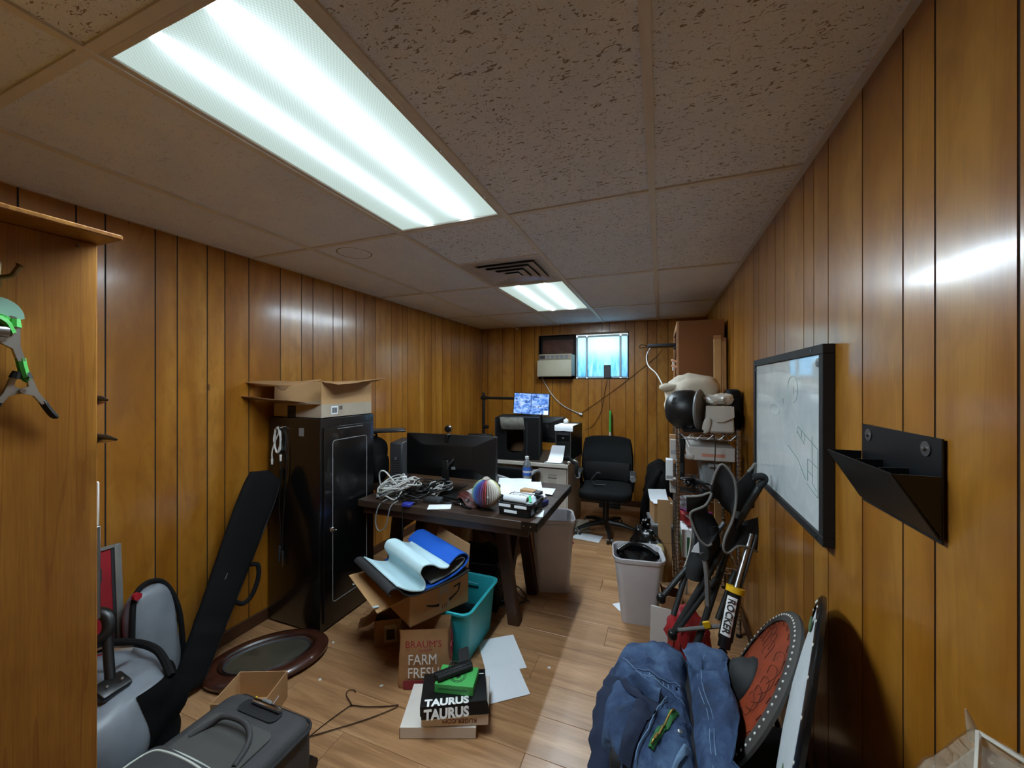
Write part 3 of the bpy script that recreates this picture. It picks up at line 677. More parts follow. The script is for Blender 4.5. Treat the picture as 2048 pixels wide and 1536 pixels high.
for k in range(9): M().b2((.2105, -.05 + k * .0125, .165), (.2118, -.0425 + k * .0125 - (.003 if k % 3 == 1 else 0), .174 + (.003 if k % 4 == 0 else 0))).build('brand_stitch', 'zip_white', t)
for sx in (-.17, .17): M().cyl((sx - .015, .285, .035), (sx + .015, .285, .035), .03, seg=14).build('wheel', 'black_plastic', t)
# ================================================================ middle: desk and what stands round it
def desk_wood(name, c0, c1, c2, sc):
    m, n = newmat(name); big = n.noise(n.coords(sc), 1.2, 3, .6, .6); fine = n.noise(n.coords(tuple(q * 8 for q in sc)), 2, 2)
    c = n.ramp(big, [(.25, lin(c0)), (.5, lin(c1)), (.8, lin(c2))]); c = n.mix(n.math('MULTIPLY', fine, .3), c, lin(c0))
    n.l(c, n.b.inputs['Base Color']); n.b.inputs['Roughness'].default_value = .42; n.bump(fine, .15, .003); MATS[name] = m
desk_wood('rustic_top', (34, 24, 18), (58, 42, 32), (80, 58, 42), (1.2, 14, 1)); desk_wood('rustic_leg', (40, 22, 14), (62, 36, 24), (78, 48, 32), (8, 8, 1))
DX0, DX1, DY0, DY1, DZ = -2.20, -.625, 2.215, 2.86, .75
DY0 = 2.0
t = thing('rustic_desk', 'dark rustic wooden desk on splayed trestle legs heaped with cables and papers', 'desk', (0, 0, 0))
nb = 5
for k in range(nb):
    y0 = DY0 + (DY1 - DY0) * k / nb; y1 = DY0 + (DY1 - DY0) * (k + 1) / nb
    # the desk runs behind the gun cabinet: its near-left corner is cut clear of it
    x0 = DX0 if y0 > 2.21 else -1.86
    M().b2((x0, y0 + .0006, DZ - .045), (DX1, y1 - .0006, DZ), bev=.003).build('top_plank', 'rustic_top', t, 0)
M().b2((-1.84, DY0 + .03, DZ - .095), (DX1 - .06, DY0 + .055, DZ - .045), bev=.002).build('apron', 'rustic_leg', t, 0)
M().b2((-2.15, DY1 - .055, DZ - .095), (DX1 - .06, DY1 - .03, DZ - .045), bev=.002).build('apron', 'rustic_leg', t, 0)
def beam(p, q, w_, d_, nm, par=t, m='rustic_leg'):
    p, q = Vector(p), Vector(q); ax = (q - p).normalized(); u = Vector((0, 1, 0)); u = (u - ax * u.dot(ax)).normalized(); v = ax.cross(u)
    rs = [[c + v * a * w_ / 2 + u * b * d_ / 2 for a, b in ((-1, -1), (1, -1), (1, 1), (-1, 1))] for c in (p, q)]
    g = M(); g.rings(rs); bmesh.ops.recalc_face_normals(g.bm, faces=g.bm.faces)
    bmesh.ops.bevel(g.bm, geom=list(g.bm.edges), offset=.003, segments=1, affect='EDGES'); return g.build(nm, m, par, 0)
for yv in (2.27, 2.64):
    beam((-.965, yv, DZ - .046), (-.855, yv, 0), .075, .055, 'leg'); beam((-1.75, yv, DZ - .046), (-1.86, yv, 0), .075, .055, 'leg') if yv > 2.3 else beam((-1.72, yv, DZ - .046), (-1.82, yv, 0), .075, .055, 'leg')
beam((-.90, 2.30, .30), (-.94, 2.62, .66), .05, .045, 'cross_brace'); beam((-.92, 2.28, .46), (-1.30, 2.28, DZ - .05), .05, .045, 'knee_brace'); beam((-1.78, 2.28, .46), (-1.45, 2.28, DZ - .05), .05, .045, 'knee_brace')
g = M(); g.b2((DX1 - .09, DY0 - .003, DZ - .047), (DX1 + .003, DY0 + .001, DZ + .002)); g.b2((DX1 - .001, DY0 - .003, DZ - .047), (DX1 + .003, DY0 + .10, DZ + .002)); br = g.build('corner_bracket', 'black_steel', t)
for xx in (-.075, -.035): M().lathe([(.005, 0), (.004, .003)], 10, basis((DX1 + xx, DY0 - .003, DZ - .022), (1, 0, 0), (0, 0, 1))).build('bolt', 'chrome', br)
M().b2((DX1 - .0005, DY0 + .10, DZ - .046), (DX1 + .004, DY1, DZ + .001)).build('edge_strip', 'black_steel', t)

# monitor seen from behind
def monitor(name, label, loc, rz, w_, h_, z0, m='black_plastic', stand=True, d_=.03, group=None):
    T = thing(name, label, 'monitor', loc, rz, group)
    # local: screen faces +y, back toward -y
    g = M(); rs = []
    for y_, k in ((d_, 1), (0, 1), (-.004, .99), (-.035, .62), (-.04, .55)):
        cz = z0 + h_ / 2; rs.append([Vector((p[0], y_, cz + p[1])) for p in rrect(w_ * k, h_ * (k if k > .9 else k * .95), .008, 3)])
    g.rings(rs).build('housing', m, T, 30)
    M().b2((-w_ / 2 + .006, d_ - .001, z0 + .006), (w_ / 2 - .006, d_ + .001, z0 + h_ - .006)).build('screen', 'black_steel', T)
    if stand:
        M().box((0, -.055, z0 * .5 + h_ * .22), (.055, .022, z0 + h_ * .45), bev=.004).build('neck', m, T)
        M().b2((-.12, -.15, 0), (.12, .07, .012), bev=.005, seg=2).build('foot', m, T)
        M().tube(spline([(.02, -.07, z0 + .08), (.045, -.075, z0 + .12), (.07, -.06, z0 + .15)], 5), .006, 6).build('cable_clip', 'dark_grey_plastic', T)
        M().b2((.035, -.041, z0 + .07), (.07, -.0395, z0 + .09)).build('rating_label', 'grey_plastic', T)
    return T
mon = monitor('computer_monitor', 'wide black monitor seen from behind standing on the rustic desk', (-1.455, 2.49, DZ + .001), R(1), .745, .315, .068)
t = thing('webcam', 'round black webcam with pale ring clipped on the desk monitor', 'webcam', (-1.46, 2.485, DZ + .001 + .068 + .315))
M().lathe([(.0, -.02), (.024, -.018), (.028, 0), (.022, .016), (.0, .02)], 18, basis((0, -.005, .045), (1, 0, 0), (0, 0, 1))).build('body', 'black_plastic', t)
M().lathe([(.027, -.004), (.0285, 0), (.027, .004)], 18, basis((0, -.005, .045), (1, 0, 0), (0, 0, 1)), caps=(False, False)).build('ring', 'chrome', t)
M().tube([(0, -.005, .022), (0, -.006, .002)], .007, 8).build('neck', 'chrome', t); M().box((0, -.005, .002), (.034, .06, .006), bev=.002).build('clip', 'black_plastic', t); M().box((0, -.034, -.018), (.026, .006, .05), bev=.002).build('clip_tail', 'black_plastic', t)

# cables heaped on the desk
def tangle(c, r, n, seed, flat=1.0):
    """loose coils: loops of drifting centre, size and tilt"""
    rd = random.Random(seed); pts = []; ph = rd.random() * 6
    for k in range(n * 3):
        a = ph + k * .62; s_ = seed * 3.7; q = r * (.82 + .5 * noise.noise(Vector((k * .16, s_, 0)))); ti = 1.9 * noise.noise(Vector((k * .07, s_, 4)))
        x, y = q * cos(a), q * sin(a) * (.75 + .2 * noise.noise(Vector((k * .1, s_, 9))))
        z = flat * q * (sin(a + ti * 3) * ti + .35) + .03 * noise.noise(Vector((k * .3, s_, 2)))
        pts.append((c[0] + x + .35 * r * noise.noise(Vector((k * .06, s_, 7))), max(2.04, c[1] + y + .3 * r * noise.noise(Vector((k * .06, s_, 11)))), max(DZ + .006 + .012 * (k % 3), c[2] + z - .03)))
    return pts
cab = [('white cable coiled at the desk edge near the gun cabinet', (-1.66, 2.12, DZ + .065), .105, 30, 1, .0045, 'white_cord'),
       ('second white cable loosely looped over the heap beside the monitor foot', (-1.62, 2.16, DZ + .08), .12, 22, 5, .004, 'white_cord'),
       ('grey cable wound at the bottom of the heap of cables', (-1.68, 2.14, DZ + .03), .10, 22, 2, .0045, 'grey_cord'),
       ('thin black cable heaped in the middle of the desk tangle', (-1.52, 2.22, DZ + .05), .11, 34, 3, .0035, 'black_cord'),
       ('thick black cable at the back of the desk tangle', (-1.45, 2.26, DZ + .05), .10, 30, 4, .005, 'black_cord'),
       ('white cable bundle with plugs next to the monitor stand', (-1.42, 2.24, DZ + .055), .07, 24, 6, .004, 'white_cord'),
       ('grey ribbon-like cable on the heap beside the monitor stand', (-1.38, 2.28, DZ + .07), .07, 16, 9, .004, 'grey_cord'),
       ('black charger lead trailing along the desk front edge', (-1.5, 2.12, DZ + .012), .12, 20, 7, .003, 'black_cord')]
for lb, c, r, n, sd_, th, m_ in cab:
    t = thing('desk_cable', lb, 'cable', (0, 0, 0), group='cables heaped on the rustic desk')
    pts = tangle(c, r, n, sd_); M().tube(spline(pts, 4), th, 6).build('cord', m_, t)
    for e, q in ((pts[0], pts[1]), (pts[-1], pts[-2])):
        dv = (Vector(e) - Vector(q)).normalized(); dv.z = abs(dv.z) * .3; M().tube([e, Vector(e) + dv * .025], [.007, .006], 8).build('plug', 'white_plastic' if 'white' in m_ else 'black_plastic', t)
t = thing('drooping_cable', 'grey cable loop hanging below the desk edge beside the gun cabinet', 'cable', (0, 0, 0))
M().tube(spline([(-1.66, 2.05, DZ + .01), (-1.68, 1.99, DZ - .02), (-1.70, 1.985, DZ - .12), (-1.675, 1.985, DZ - .175), (-1.62, 1.985, DZ - .14), (-1.59, 1.99, DZ - .02), (-1.57, 2.04, DZ + .01)], 7), .004, 6).build('cord', 'grey_cord', t)
t = thing('hanging_cable', 'thin dark lead hanging from the desk front down to the floor', 'cable', (0, 0, 0))
M().tube(spline([(-1.52, 2.05, DZ + .008), (-1.50, 1.992, DZ - .01), (-1.495, 1.99, .5), (-1.50, 1.99, .3), (-1.48, 2.02, .06), (-1.42, 2.06, .008)], 7), .003, 6).build('cord', 'black_cord', t)
t = thing('power_brick', 'squarish black power adapter on the desk in front of the cables', 'adapter', (-1.355, 2.125, DZ + .001), R(12))
M().b2((-.055, -.028, 0), (.055, .028, .032), bev=.008, seg=2).build('body', 'dark_grey_plastic', t)
for k in range(3): M().box((-.03 + .025 * k, -.029, .014), (.012, .002, .010)).build('port', 'black_matte', t)
t = thing('pliers', 'black-handled pliers lying open on the desk', 'hand tool', (-1.22, 2.13, DZ + .001), R(-8))
for s in (-1, 1): M().tube(spline([(-.10, s * .028, .01), (-.04, s * .02, .01), (0, 0, .01), (.05, -s * .006, .01)], 5), [.008] * 10 + [.006] * 4 + [.005, .003], 8).build('handle_half', 'black_plastic', t)
M().box((.055, 0, .01), (.03, .012, .010), bev=.003).build('jaw', 'chrome', t)
t = thing('paper_sheet', 'small white paper under the adapter at the desk front edge', 'paper', (-1.27, 2.055, DZ + .001), R(25))
M().b2((-.07, -.045, 0), (.07, .045, .0012)).build('sheet', 'paper', t)
t = thing('blue_connector', 'blue plug hanging over the desk front edge', 'plug', (-1.47, 2.01, DZ + .001), R(10))
M().b2((-.03, -.03, 0), (.03, .02, .018), bev=.003).build('shell', mat('blue_plug', (40, 50, 150), .4), t); M().b2((-.04, .02, .003), (.04, .05, .016), bev=.003).build('hood', 'black_plastic', t)
t = thing('tablet_case', 'flat black folio case lying on the desk before the monitor', 'case', (-1.30, 2.27, DZ + .001), R(-14))
M().b2((-.13, -.05, 0), (.13, .06, .012), bev=.004).build('cover', 'black_nylon', t); M().tube([(-.12, -.045, .014), (.12, -.045, .014)], .003, 6).build('zip', 'zip_tape', t)
# brown leather pouch / holster
mat('brown_leather', (78, 40, 36), .5, var=.3, bump=.3, bs=40)
t = thing('leather_holster', 'crumpled brown leather holster on the desk beside the felt ball', 'holster', (-1.125, 2.18, DZ + .001), R(-28))
def hol(u, v):
    x = -.10 + .20 * u; y = (-.05 + .10 * v) * (1 - .45 * abs(u - .55)); z = .062 + .030 * sin(u * 4.5) * (1 - v) - .085 * (abs(v - .5) * 1.0) + .02 * wob((u * 3, v * 3, 1), 1) - .03 * u
    return (x, y, max(.004, z))
M().grid(hol, 16, 12, .004).build('leather', 'brown_leather', t, 60)
M().tube(spline([(-.10, -.02, .04), (-.03, -.045, .06), (.05, -.035, .045), (.10, -.01, .02)], 6), .003, 6).build('stitching', 'dark_red_print', t)
M().lathe([(.015, -.003), (.015, .003)], 14, basis((.02, -.035, .04), (1, 0, .2), (0, .4, 1))).build('medallion', 'grey_plastic', t)
M().tube(spline([(-.13, .0, .006), (-.05, -.05, .012), (.04, -.07, .008), (.10, -.06, .006)], 6), .007, 6).build('black_strap', 'black_nylon', t)
# felt colour wheel ball: discs of felt fanned round an axis
t = thing('felt_ball', 'round ball of felt swatches fanned in rainbow and grey colours', 'swatch ball', (-.985, 2.125, DZ + .009))
cols = [(236, 236, 230), (226, 220, 210), (212, 204, 192), (190, 182, 172), (168, 156, 146), (150, 136, 126), (160, 60, 64), (120, 40, 60), (86, 42, 110), (60, 36, 110), (36, 60, 140), (40, 84, 160), (72, 120, 170), (96, 140, 130), (90, 150, 84), (150, 180, 90), (210, 196, 130), (236, 220, 180)]
for k, c in enumerate(cols * 2):
    a = k * pi * 2 / (len(cols) * 2); rr = .088
    a = R(-12) - a
    def leaf(u, v, a=a):
        q = -pi / 2 + pi * v; x = rr * cos(q) * u; z = .088 + rr * .98 * sin(q) * (1 if u > .02 else 1)
        return (x * cos(a), x * sin(a), max(.001, z))
    g = M(); g.grid(leaf, 3, 13, .0075); g.build('felt_disc', mat('felt_%d' % (k % len(cols)), c, .95, var=.08, bump=.3, bs=300, sheen=.3), t, 60)
M().lathe([(.022, .165), (.024, .176), (.012, .186), (.002, .188)], 14).build('top_knot', 'felt_4', t); M().lathe([(.006, 0), (.006, .004)], 10, basis((.045, -.077, .088), (.86, .5, 0), (0, 0, 1))).build('white_stud', 'white_plastic', t)
# black organiser case with labels and things in it
t = thing('organizer_case', 'black organizer tray case with paper labels at the desk corner', 'case', (-.775, 2.165, DZ + .001), R(-4))
rs = [[Vector((p[0], p[1], z_)) for p in rrect(w_, d_, .02, 3)] for z_, w_, d_ in ((0, .20, .21), (.045, .205, .215), (.05, .215, .225), (.075, .215, .225), (.075, .20, .21), (.055, .195, .205))]
M().rings(rs).build('tray', 'black_plastic', t, 30)
for cx_, z_, w_ in ((-.055, .060, .075), (.045, .060, .075), (-.02, .026, .08)): M().b2((cx_ - w_ / 2, -.1145 if z_ > .05 else -.1085, z_ - .008), (cx_ + w_ / 2, -.113 if z_ > .05 else -.1065, z_ + .008)).build('paper_label', 'card_grey' if 0 else 'paper', t)
for z_ in (.02, .06): M().box((.108, 0, z_), (.008, .06, .018), bev=.002).build('latch', 'dark_grey_plastic', t)
mat('clear_case', (206, 222, 226), .15, var=.05, alpha=.85)
def sit(name, label, cat, loc, rz=0, grp=None): return thing(name, label, cat, loc, rz, grp)
t = sit('paper_roll', 'white roll of paper lying in the organizer case', 'paper roll', (-.795, 2.13, DZ + .058), R(-6)); M().tube([(-.075, 0, .022), (.075, 0, .022)], .022, 18).build('roll', 'paper', t); M().tube([(.075, 0, .022), (.078, 0, .022)], .012, 12).build('core', 'dark_grey_plastic', t)
t = sit('plastic_blister', 'clear plastic packet with green edge in the organizer case', 'packet', (-.72, 2.18, DZ + .058), R(20)); M().b2((-.035, -.07, 0), (.035, .07, .016), bev=.006).build('packet', 'clear_case', t); M().b2((-.01, -.07, .0165), (.004, .06, .02)).build('green_edge', mat('green_edge', (60, 190, 120), .4), t)
t = sit('eyeglasses', 'thin-framed glasses lying on papers in the organizer case', 'glasses', (-.79, 2.225, DZ + .0745), R(10))
g = M()
for s in (-1, 1): g.tube([(s * .032 + .026 * cos(q), .018 * sin(q), .004) for q in [2 * pi * k / 18 for k in range(18)]], .0012, 5, closed=True); g.tube([(s * .058, 0, .004), (s * .06, .07, .006)], .0012, 5)
g.tube([(-.006, .004, .004), (.006, .004, .004)], .0012, 5); g.build('wire_frame', 'ink', t)
M().b2((-.08, -.02, -.004), (.07, .07, .0)).build('case_cloth', 'paper', t)
# papers, boxes, bottle on the rear of the desk
def sheet(name, label, loc, rz, w_, d_, curl=.0, seed=0, m='paper', grp=None, wav=.004):
    T = thing(name, label, 'paper', loc, rz, grp)
    M().grid(lambda u, v: ((u - .5) * w_, (v - .5) * d_, .0006 + curl * max(0, v - .55) ** 2 * 8 + wav * (1 + wob((u * 2, v * 2, seed), 1)) * .5), 9, 9, .0006).build('sheet', m, T, 60); return T
sheet('paper_sheet', 'long white paper at the back of the desk behind the felt ball', (-1.12, 2.44, DZ + .001), R(-8), .28, .20, 0, 1, wav=.02)
sheet('paper_sheet', 'white paper with upturned corner in front of the water bottle', (-.96, 2.52, DZ + .012), R(14), .24, .22, .03, 2, wav=.02)
sheet('paper_sheet', 'curled white paper bulging above the organizer case', (-.88, 2.40, DZ + .022), R(-20), .22, .22, .02, 3, wav=.03)
sheet('paper_sheet', 'yellowish paper stack at the far desk corner', (-.80, 2.60, DZ + .001), R(6), .22, .16, 0, 4, m='paper', wav=.012)
sheet('paper_sheet', 'white sheet lying flat between the water bottle and the desk monitor', (-1.04, 2.60, DZ + .001), R(-16), .22, .25, 0, 7, wav=.012)
sheet('paper_sheet', 'white sheet with lifted corner near the far right desk corner', (-.84, 2.50, DZ + .018), R(24), .20, .22, .02, 8, wav=.02)
sheet('paper_sheet', 'small white slip at the desk edge beside the organizer case', (-.66, 2.16, DZ + .001), R(12), .05, .12, 0, 6, wav=.001)
t = thing('card_packet', 'small tan cardboard packet on the papers of the desk', 'packet', (-.80, 2.38, DZ + .045), R(-12)); M().b2((-.05, -.03, 0), (.05, .03, .028), bev=.003).build('body', 'card', t); M().b2((.05, -.03, .004), (.09, .03, .024), bev=.002).build('dark_end', 'dark_grey_plastic', t)
t = thing('grey_device', 'small grey boxed device on the desk between packet and case', 'device', (-.725, 2.33, DZ + .03), R(-14)); M().b2((-.05, -.035, 0), (.05, .035, .022), bev=.003).build('body', 'white_plastic', t); M().b2((-.035, -.02, .022), (.03, .022, .024)).build('window', 'dark_grey_plastic', t)
M().b2((-.06, -.04, -.029), (.06, .04, 0), bev=.002).build('blue_base', mat('blue_box', (50, 66, 140), .5), t)
t = thing('black_can', 'short dark green can standing behind the felt ball', 'can', (-1.02, 2.33, DZ + .001)); M().lathe([(.036, 0), (.038, .004), (.038, .085), (.034, .092)], 22).build('body', mat('can_green', (20, 28, 22), .4), t); M().lathe([(.039, .076), (.040, .088), (.036, .094)], 22).build('lid', 'black_plastic', t)
t = thing('desk_gadget', 'black and blue gadget lying beside the felt ball', 'gadget', (-.905, 2.27, DZ + .001), R(30)); M().blob((0, 0, .022), (.05, .028, .022), (.7, .7), 16, 10).build('body', 'black_plastic', t); M().tube([(-.03, -.02, .03), (.0, -.03, .03)], .006, 8).build('blue_cap', 'blue_box', t)
mat('bottle_plastic', (200, 215, 225), .08, var=.02, trans=.75, spec=.6); mat('bottle_label', (58, 100, 190), .4, var=.35, vs=60)
t = thing('water_bottle', 'clear plastic water bottle with blue label and white cap', 'bottle', (-.95, 2.79, DZ + .001))
M().lathe([(.028, 0), (.033, .006), (.033, .03), (.031, .034), (.033, .04), (.033, .12), (.030, .15), (.016, .178), (.013, .186)], 22).build('body', 'bottle_plastic', t); M().lathe([(.0335, .062), (.0335, .125)], 22, caps=(False, False)).build('label_band', 'bottle_label', t)
M().lathe([(.015, .186), (.015, .204), (.013, .206)], 18).build('cap', 'white_plastic', t); M().lathe([(.0337, .085), (.0337, .10)], 22, caps=(False, False)).build('label_stripe', 'white_plastic', t)
# computers and bag at the desk's far-left end
def pc_tower(label, loc, rz, w_, d_, h_, m, front, grp):
    T = thing('computer_tower', label, 'computer', loc, rz, grp)
    M().b2((-w_ / 2, -d_ / 2, .008), (w_ / 2, d_ / 2, h_), bev=.005).build('case', m, T)
    M().b2((-w_ / 2 + .006, -d_ / 2 - .012, .014), (w_ / 2 - .006, -d_ / 2, h_ - .006), bev=.004).build('front_panel', front, T)
    for k in range(8): M().b2((-w_ / 2 + .02, -d_ / 2 - .0135, .05 + k * .018), (w_ / 2 - .02, -d_ / 2 - .0115, .058 + k * .018)).build('vent_slot', 'black_matte', T)
    M().b2((-w_ / 2 + .02, -d_ / 2 - .0145, h_ - .09), (w_ / 2 - .02, -d_ / 2 - .012, h_ - .055), bev=.001).build('drive_bay', 'dark_grey_plastic', T)
    M().lathe([(.008, 0), (.008, .003)], 12, basis((0, -d_ / 2 - .012, h_ - .12), (1, 0, 0), (0, 0, 1))).build('power_button', 'grey_plastic', T)
    for sx in (-1, 1): M().b2((sx * (w_ / 2 - .02) - .01, -d_ / 2 + .02, 0), (sx * (w_ / 2 - .02) + .01, d_ / 2 - .02, .009)).build('foot', 'black_plastic', T)
    return T
pc_tower('dark grey computer tower behind the desk monitor near the gun cabinet', (-1.975, 2.62, DZ + .001), R(20), .10, .30, .30, 'dark_grey_plastic', 'dark_grey_plastic', 'computer towers')
t = thing('black_backpack', 'black backpack slumped on the desk right behind the gun cabinet', 'bag', (-2.10, 2.42, DZ + .001)); M().blob((0, 0, .17), (.085, .12, .175), (.6, .6), 24, 16, amp=.02, fr=8, seed=2).build('body', 'black_nylon', t, 60); M().tube(spline([(.0, -.04, .33), (.0, -.02, .37), (.0, .03, .37), (0, .05, .33)], 5), .008, 8).build('top_loop', 'black_nylon', t); M().blob((.075, 0, .12), (.03, .085, .09), (.6, .6), 18, 10).build('front_pocket', 'black_nylon', t, 60)
t = thing('keyboard', 'thin black keyboard lying on top of the black backpack', 'keyboard', (-2.03, 2.47, DZ + .385), R(35), rot=(R(4), R(0), R(40))); M().b2((-.16, -.06, 0), (.16, .06, .014), bev=.004).build('body', 'black_plastic', t)
for a in range(4): M().b2((-.15, -.05 + a * .026, .014), (.15, -.03 + a * .026, .018), bev=.001).build('key_row', 'dark_grey_plastic', t)

# ---------------------------------------------------------------- under the desk
t = thing('milk_crate', 'black plastic milk crate under the desk with a mesh side', 'crate', (-1.18, 2.47, 0), R(6))
g = M()
for k in range(9):
    z_ = .02 + k * .034
    for s in (-1, 1): g.box((s * .16, 0, z_), (.006, .32, .008)); g.box((0, s * .16, z_), (.32, .006, .008))
g.build('slats', 'black_plastic', t, 0)
g = M()
for k in range(9):
    q = -.15 + k * .0375
    for s in (-1, 1): g.box((s * .16, q, .155), (.006, .006, .31)); g.box((q, s * .16, .155), (.006, .006, .31))
g.build('bars', 'black_plastic', t, 0)
for s in (-1, 1): M().box((s * .16, 0, .30), (.014, .334, .03), bev=.003).build('rim', 'black_plastic', t); M().box((0, s * .16, .30), (.306, .014, .03), bev=.003).build('rim', 'black_plastic', t)
M().b2((-.155, -.155, 0), (.155, .155, .008)).build('bottom', 'black_plastic', t)
t = thing('dark_garment', 'dark folded cloth heaped in the milk crate', 'cloth', (-1.18, 2.47, .0)); M().blob((0, 0, .21), (.13, .13, .17), (.7, .7), 24, 14, amp=.05, fr=9, seed=4).build('cloth', 'black_nylon', t, 60)
carton('cardboard_box', 'closed brown cardboard box deep under the desk', (-1.55, 2.66, .001), R(-2), .30, .20, .42, {'+y': -88, '-y': -88}, .13, 'card')
carton('cardboard_box', 'brown cardboard box with flap up under the desk beyond the milk crate', (-1.40, 2.90, .001), R(6), .42, .22, .50, {'+y': 30, '-y': -86}, .14, 'card')
carton('cardboard_box', 'low tan box standing beside the trestle leg and white bin', (-.97, 3.10, .001), R(-14), .16, .18, .44, {'+x': 25}, .12, 'card')
t = thing('floor_cable', 'black cable coiled on the floor between desk leg and white bin', 'cable', (0, 0, 0)); M().tube(spline([(-.84, 2.52, .01), (-.90, 2.48, .06), (-.96, 2.52, .10), (-.93, 2.58, .05), (-.87, 2.53, .012), (-.93, 2.44, .008), (-1.02, 2.40, .008), (-1.04, 2.5, .03), (-.98, 2.55, .01)], 7), .004, 6).build('cord', 'black_cord', t); M().box((-1.0, 2.44, .018), (.06, .035, .035), (0, 0, .4), bev=.006).build('adapter', 'black_plastic', t)
t = thing('tool_bag', 'low black bag lying under the desk behind the carton with mats', 'bag', (-1.52, 2.36, 0)); M().blob((0, 0, .16), (.15, .10, .16), (.5, .5), 24, 14, amp=.02, fr=7, seed=9).build('body', 'black_nylon', t, 60); M().tube(spline([(-.08, -.02, .31), (-.04, -.03, .37), (.04, -.03, .37), (.08, -.02, .31)], 5), .008, 8).build('handle', 'black_nylon', t)

# ---------------------------------------------------------------- wastebaskets
def bin_(label, loc, rz, h_, wt, dt, k, extra=None, m='white_plastic'):
    T = thing('wastebasket', label, 'bin', loc, rz, 'white plastic wastebaskets')
    g = M(); rs = []
    for z_, s, r_ in ((0, k, .03), (.006, k + .01, .035), (h_ * .96, 1, .05), (h_ * .96, 1.05, .055), (h_, 1.06, .055), (h_ + .004, 1.03, .05), (h_ - .004, .99, .05), (.02, k - .02, .03)):
        bow = 1
        rs.append([Vector((p[0], p[1] * (1 + .06 * cos(pi * p[0] / wt)), z_)) for p in rrect(wt * s, dt * s, r_, 6)])
    g.rings(rs).build('tub', m, T, 35)
    M().tube([(p[0], p[1] * (1 + .06 * cos(pi * p[0] / wt)), h_ * .945) for p in rrect(wt * 1.01, dt * 1.01, .05, 6)], .004, 6, closed=True).build('rim_bead', m, T)
    return T
mat('bin_white', (196, 193, 196), .38, var=.05); mat('trash_bag', (8, 8, 9), .22, var=.2)
bin_('larger empty white wastebasket under the desk corner', (-.755, 2.80, 0), R(18), .53, .31, .26, .76, m='bin_white')
T = bin_('smaller white wastebasket lined with a black bag near the camp chair', (-.135, 2.63, 0), R(8), .42, .30, .26, .70, m='bin_white')
def bagf(u, v):
    a = 2 * pi * u; r_ = 1 - .9 * v; x = .135 * r_ * cos(a); y = .115 * r_ * sin(a); z = .405 - .10 * v ** .8 + .018 * wob((x * 16, y * 16, 2), 1)
    return (x, y, z)
M().grid(bagf, 40, 10, wrap=True).build('bin_liner', 'trash_bag', T, 60)
M().tube(spline([(-.12, .03, .40), (-.05, .075, .43), (.05, .07, .425), (.125, .0, .40)], 7), .016, 8).build('liner_roll', 'trash_bag', T, 60)
lb = M().b2((-.045, -.1335, .30), (.02, -.1315, .375)).build('product_label', 'paper', T, 0); lb.rotation_euler = (R(-6), 0, 0); lb.location = (0, .026, 0)
M().b2((-.04, -.1345, .325), (.0, -.1333, .37)).build('label_print', 'pencil_line', lb, 0); M().b2((-.042, -.1345, .302), (.002, -.1333, .314)).build('label_blue', 'blue_box', lb, 0)
# ================================================================ the pile in the middle of the floor
def smile_arc(w_, n=16):
    """swoosh: thick in the middle, thin at the ends"""
    up, dn = [], []
    for k in range(n + 1):
        s = k / n; x = (s - .5) * w_; y = -.16 * w_ * (1 - (2 * s - 1) ** 2); th = .030 * w_ * (1 - .75 * abs(2 * s - 1) ** 1.5) + .002
        up.append((x, y + th)); dn.append((x, y - th))
    return up + dn[::-1]
# parcel carton: e1 runs along its printed face, e2 away from the room
ea = math.atan2(.888, .46)
t = thing('parcel_box', 'open cardboard parcel box with curved arrow print, foam mats on top', 'box', (-1.158, 1.60, .300), ea - 0)
# local x along the printed face (A to B), local y away from viewer-left; corner A at the origin
BW, BD, BH = .35, .40, .155
g = M(); g.b2((0, 0, 0), (BW, BD, .004)); g.b2((0, 0, 0), (BW, .004, BH)); g.b2((0, BD - .004, 0), (BW, BD, BH)); g.b2((0, .004, 0), (.004, BD - .004, BH)); g.b2((BW - .004, .004, 0), (BW, BD - .004, BH)); g.build('body', 'card', t, 0)
flapgrid('flap', (0, .002, BH), (0, BD - .002, BH), (-.155, .03, BH - .035), (-.155, BD + .02, BH + .0), 'card', t, bulge=.006)
flapgrid('flap', (BW, .002, BH), (BW, BD - .002, BH), (BW + .02, .01, BH + .155), (BW + .045, BD - .02, BH + .15), 'card', t, bulge=.006)
flapgrid('flap', (.002, 0, BH + .002), (BW - .002, 0, BH + .002), (.01, .155, BH + .012), (BW - .01, .155, BH + .010), 'card', t, bulge=.003)
flapgrid('flap', (.002, BD, BH + .002), (BW - .002, BD, BH + .002), (.01, BD - .155, BH + .008), (BW - .01, BD - .155, BH + .008), 'card', t, bulge=.003)
fm = basis((.19, -.0005, .082), (1, 0, 0), (0, 0, 1))
M().prism(smile_arc(.20), 0, .0006, fm @ Matrix.Rotation(R(4), 4, 'Z')).build('arrow_smile', 'ink', t, 0)
M().prism([(.062, .036), (.108, .046), (.100, .002), (.092, .004), (.097, .035), (.066, .028)], 0, .0006, fm).build('arrow_head', 'ink', t, 0)
M().b2((.165, -.0022, .02), (.225, -.0008, .155)).build('tape_patch', 'card_grey', t, 0)
M().b2((.172, -.003, .03), (.215, -.0022, .10)).build('tape_patch', 'card', t, 0)
for k in range(3): M().b2((.180 + k * .012, -.0036, .024), (.183 + k * .012, -.003, .048)).build('tape_print', 'ink', t, 0)
for k in range(2): M().box((-.15 + k * .004, .06 + k * .28, BH - .02), (.03, .014, .003), (0, R(10), 0)).build('tape_scrap', 'clear_case', t, 0)
